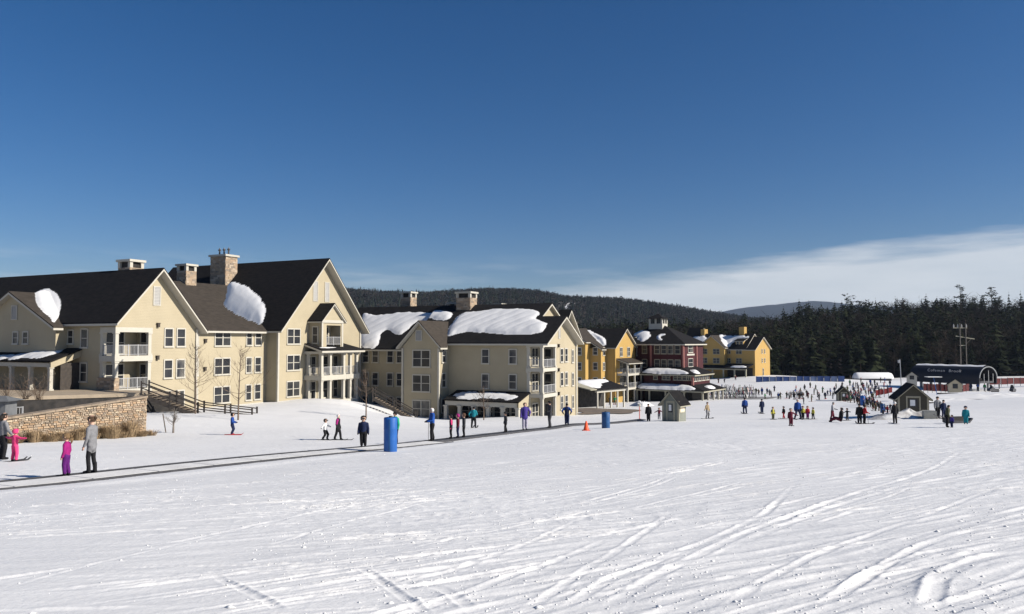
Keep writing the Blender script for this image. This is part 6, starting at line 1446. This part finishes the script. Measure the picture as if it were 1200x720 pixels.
# the crowd further down: on the flat, in the queue, round the lifts
CROWD = [('on the flat beyond the ski racks', 'skiers on the flat beyond the ski racks', [(889, 464, 8), (893, 463, 9), (896.5, 468, 7), (899, 462, 7.5), (907.5, 459, 7), (912, 468, 8), (914.5, 468, 8.5), (922, 467, 8), (927, 466.5, 8), (929.5, 466, 8.5), (933, 458, 6.5), (934, 467, 9), (939, 467, 9.5), (943, 458, 7.5), (945.5, 465, 8), (937, 465, 8), (942, 474, 9.5), (949.5, 455, 7), (951, 471, 9), (958, 466, 9), (970, 464, 7), (973, 464, 9), (980, 456, 7), (862, 446, 6), (842, 449, 6), (849, 449, 5.5), (925, 468, 8.5), (931, 468.5, 8.5), (936.5, 468, 9), (941, 468, 8.5), (947, 467, 8), (938, 462, 8), (932, 463, 7.5), (902, 464, 7.5), (886, 462, 7.5), (904, 466, 8), (954, 463, 8), (960, 469, 9), (964, 461, 8), (967, 468, 9), (956, 458, 7.5), (976, 468, 9)]),
         ('queueing by the tiny hut', 'people queueing by the tiny hut', [(984, 470, 8), (997, 466.5, 9.5), (1000, 468, 9), (1002.5, 467, 10), (1005, 469, 9), (1008, 471, 9), (1015, 474, 9), (1018, 475, 9), (1020, 477, 10), (1022.5, 477.5, 10), (1025, 478.5, 10), (1030, 482, 10.5), (1043.5, 483, 10), (994, 466, 9), (995.5, 469, 9), (999, 470, 9.5), (1003.5, 471, 9.5), (1006.5, 468, 9.5), (1009.5, 474, 10), (1013.5, 472, 9), (1016.5, 477, 10), (1019, 473, 9), (1021.5, 474, 9), (1024, 475, 9.5), (1027, 480, 10), (1028.5, 477, 9), (1032, 479, 9), (1037, 483, 9.5), (990, 468, 9), (992.5, 471, 9.5), (996.5, 472, 9.5), (998, 467.5, 9), (1001.5, 472.5, 10), (1005, 474, 10), (1007.5, 475.5, 10), (1012, 477, 10), (1014, 478, 10), (1023, 480.5, 10), (1026, 482, 10.5), (1035, 486, 10.5), (1040, 485, 10)]),
         ('below the white-roofed lift', 'people below the white-roofed lift', [(987, 454, 6.5), (996, 452, 7), (1003, 454, 6.5), (1009, 452, 9), (1012, 458, 8.5), (1018, 463, 9), (1020, 452, 8), (1022, 457, 8), (1025, 452, 7.5), (1024.5, 462, 8.5), (1027, 465, 8.5), (1016, 455, 7.5), (1028, 456, 8), (1032, 449, 7), (1037, 449, 6.5), (1043, 453, 7.5), (999, 458, 8), (1001, 461, 8), (1006, 459, 8), (1009, 462, 8), (1014, 461, 8), (1015, 466, 8.5), (1006, 464, 8), (1021, 466, 8.5), (1030, 460, 8), (1011, 455, 7.5), (993, 460, 8), (1023, 469, 9), (986, 459, 8), (983, 463, 8), (978, 461, 8), (1000, 455, 7.5), (1005, 456, 8), (1008, 467, 8.5), (1018, 459, 8), (1026, 459, 8), (1030, 466, 8.5), (1033, 463, 8.5), (1036, 456, 8), (1040, 459, 8), (1020, 462, 8)]),
         ('before the vaulted lift terminal', 'people before the vaulted lift terminal', [(1138, 458.5, 9.5), (1146, 458.5, 9.5), (1154, 458.5, 9), (1127, 457, 7), (1104, 457, 7), (1171, 456, 7)]),
         ('under the porch of the red lodge', 'people under the red lodge porch', [(803, 469.5, 9), (810, 469.5, 8.5), (816, 469, 9), (824, 468, 8.5), (834, 466, 8.5)]),
         ('in the shade of the arcade', 'people at the arcade', [(715, 474.5, 10), (720.5, 474.5, 10)])]
rc = random.Random(77); JK = ['black', 'black', 'black', 'navy', 'navy', 'navy', 'charcoal', 'charcoal', 'blue', 'maroon', 'olive', 'grey', 'brown', 'green', 'red']; TR = ['black', 'black', 'black', 'navy', 'charcoal', 'grey', 'brown', 'olive']
VAR = [dict(voxel=.03, bulk=1.12), dict(voxel=.03, bulk=1.1, stride=.09), dict(voxel=.03, bulk=1.15, stance=.09, arms=('front', 'front'), bend=.2), dict(voxel=.03, bulk=1.1, arms=('out', 'down'), stance=.08), dict(voxel=.03, bulk=1.2, arms=('hip', 'down'), lean=.06), dict(voxel=.03, bulk=1.1, arms=('pole', 'pole'), lean=.1)]
seen = {}
for where, grp, lst in CROWD:
    for px, py, hpx in lst:
        for _ in range(40):
            j, t = rc.choice(JK), rc.choice(TR); hk = rc.choice(['helmet', 'hat']); hcol = rc.choice(['black', 'black', 'white', 'navy', 'red', 'grey', 'charcoal'])
            lb = 'person in %s jacket, %s trousers and %s %s %s' % (j, t, hcol, hk, where)
            if lb not in seen: break
        seen[lb] = 1
        person(px, py, hpx, j, t, hk, lb, rc.uniform(0, 360), grp, skis=rc.choice([None, 'charcoal', 'charcoal', 'red']), headc=hcol, yoke=rc.choice([None, None, 'black', 'grey', 'charcoal']), **rc.choice(VAR))
# ------------------------------------------------------------------ winter air: distant hills fade towards blue
hb = MB(); hb.box(-4200, 5700, -500, 7200, -24.5, 330)
hm = bpy.data.materials.new('winter_air'); hm.use_nodes = True; t = hm.node_tree; t.nodes.clear()
o_ = t.nodes.new('ShaderNodeOutputMaterial'); v_ = t.nodes.new('ShaderNodeVolumePrincipled'); v_.inputs['Color'].default_value = (.62, .76, 1, 1); v_.inputs['Density'].default_value = 5.5e-5; v_.inputs['Anisotropy'].default_value = .2
t.links.new(v_.outputs[0], o_.inputs['Volume'])
hz = hb.build('haze', hm); tag(hz, 'thin blue winter air between the slope and the far hills', 'haze', kind='stuff')
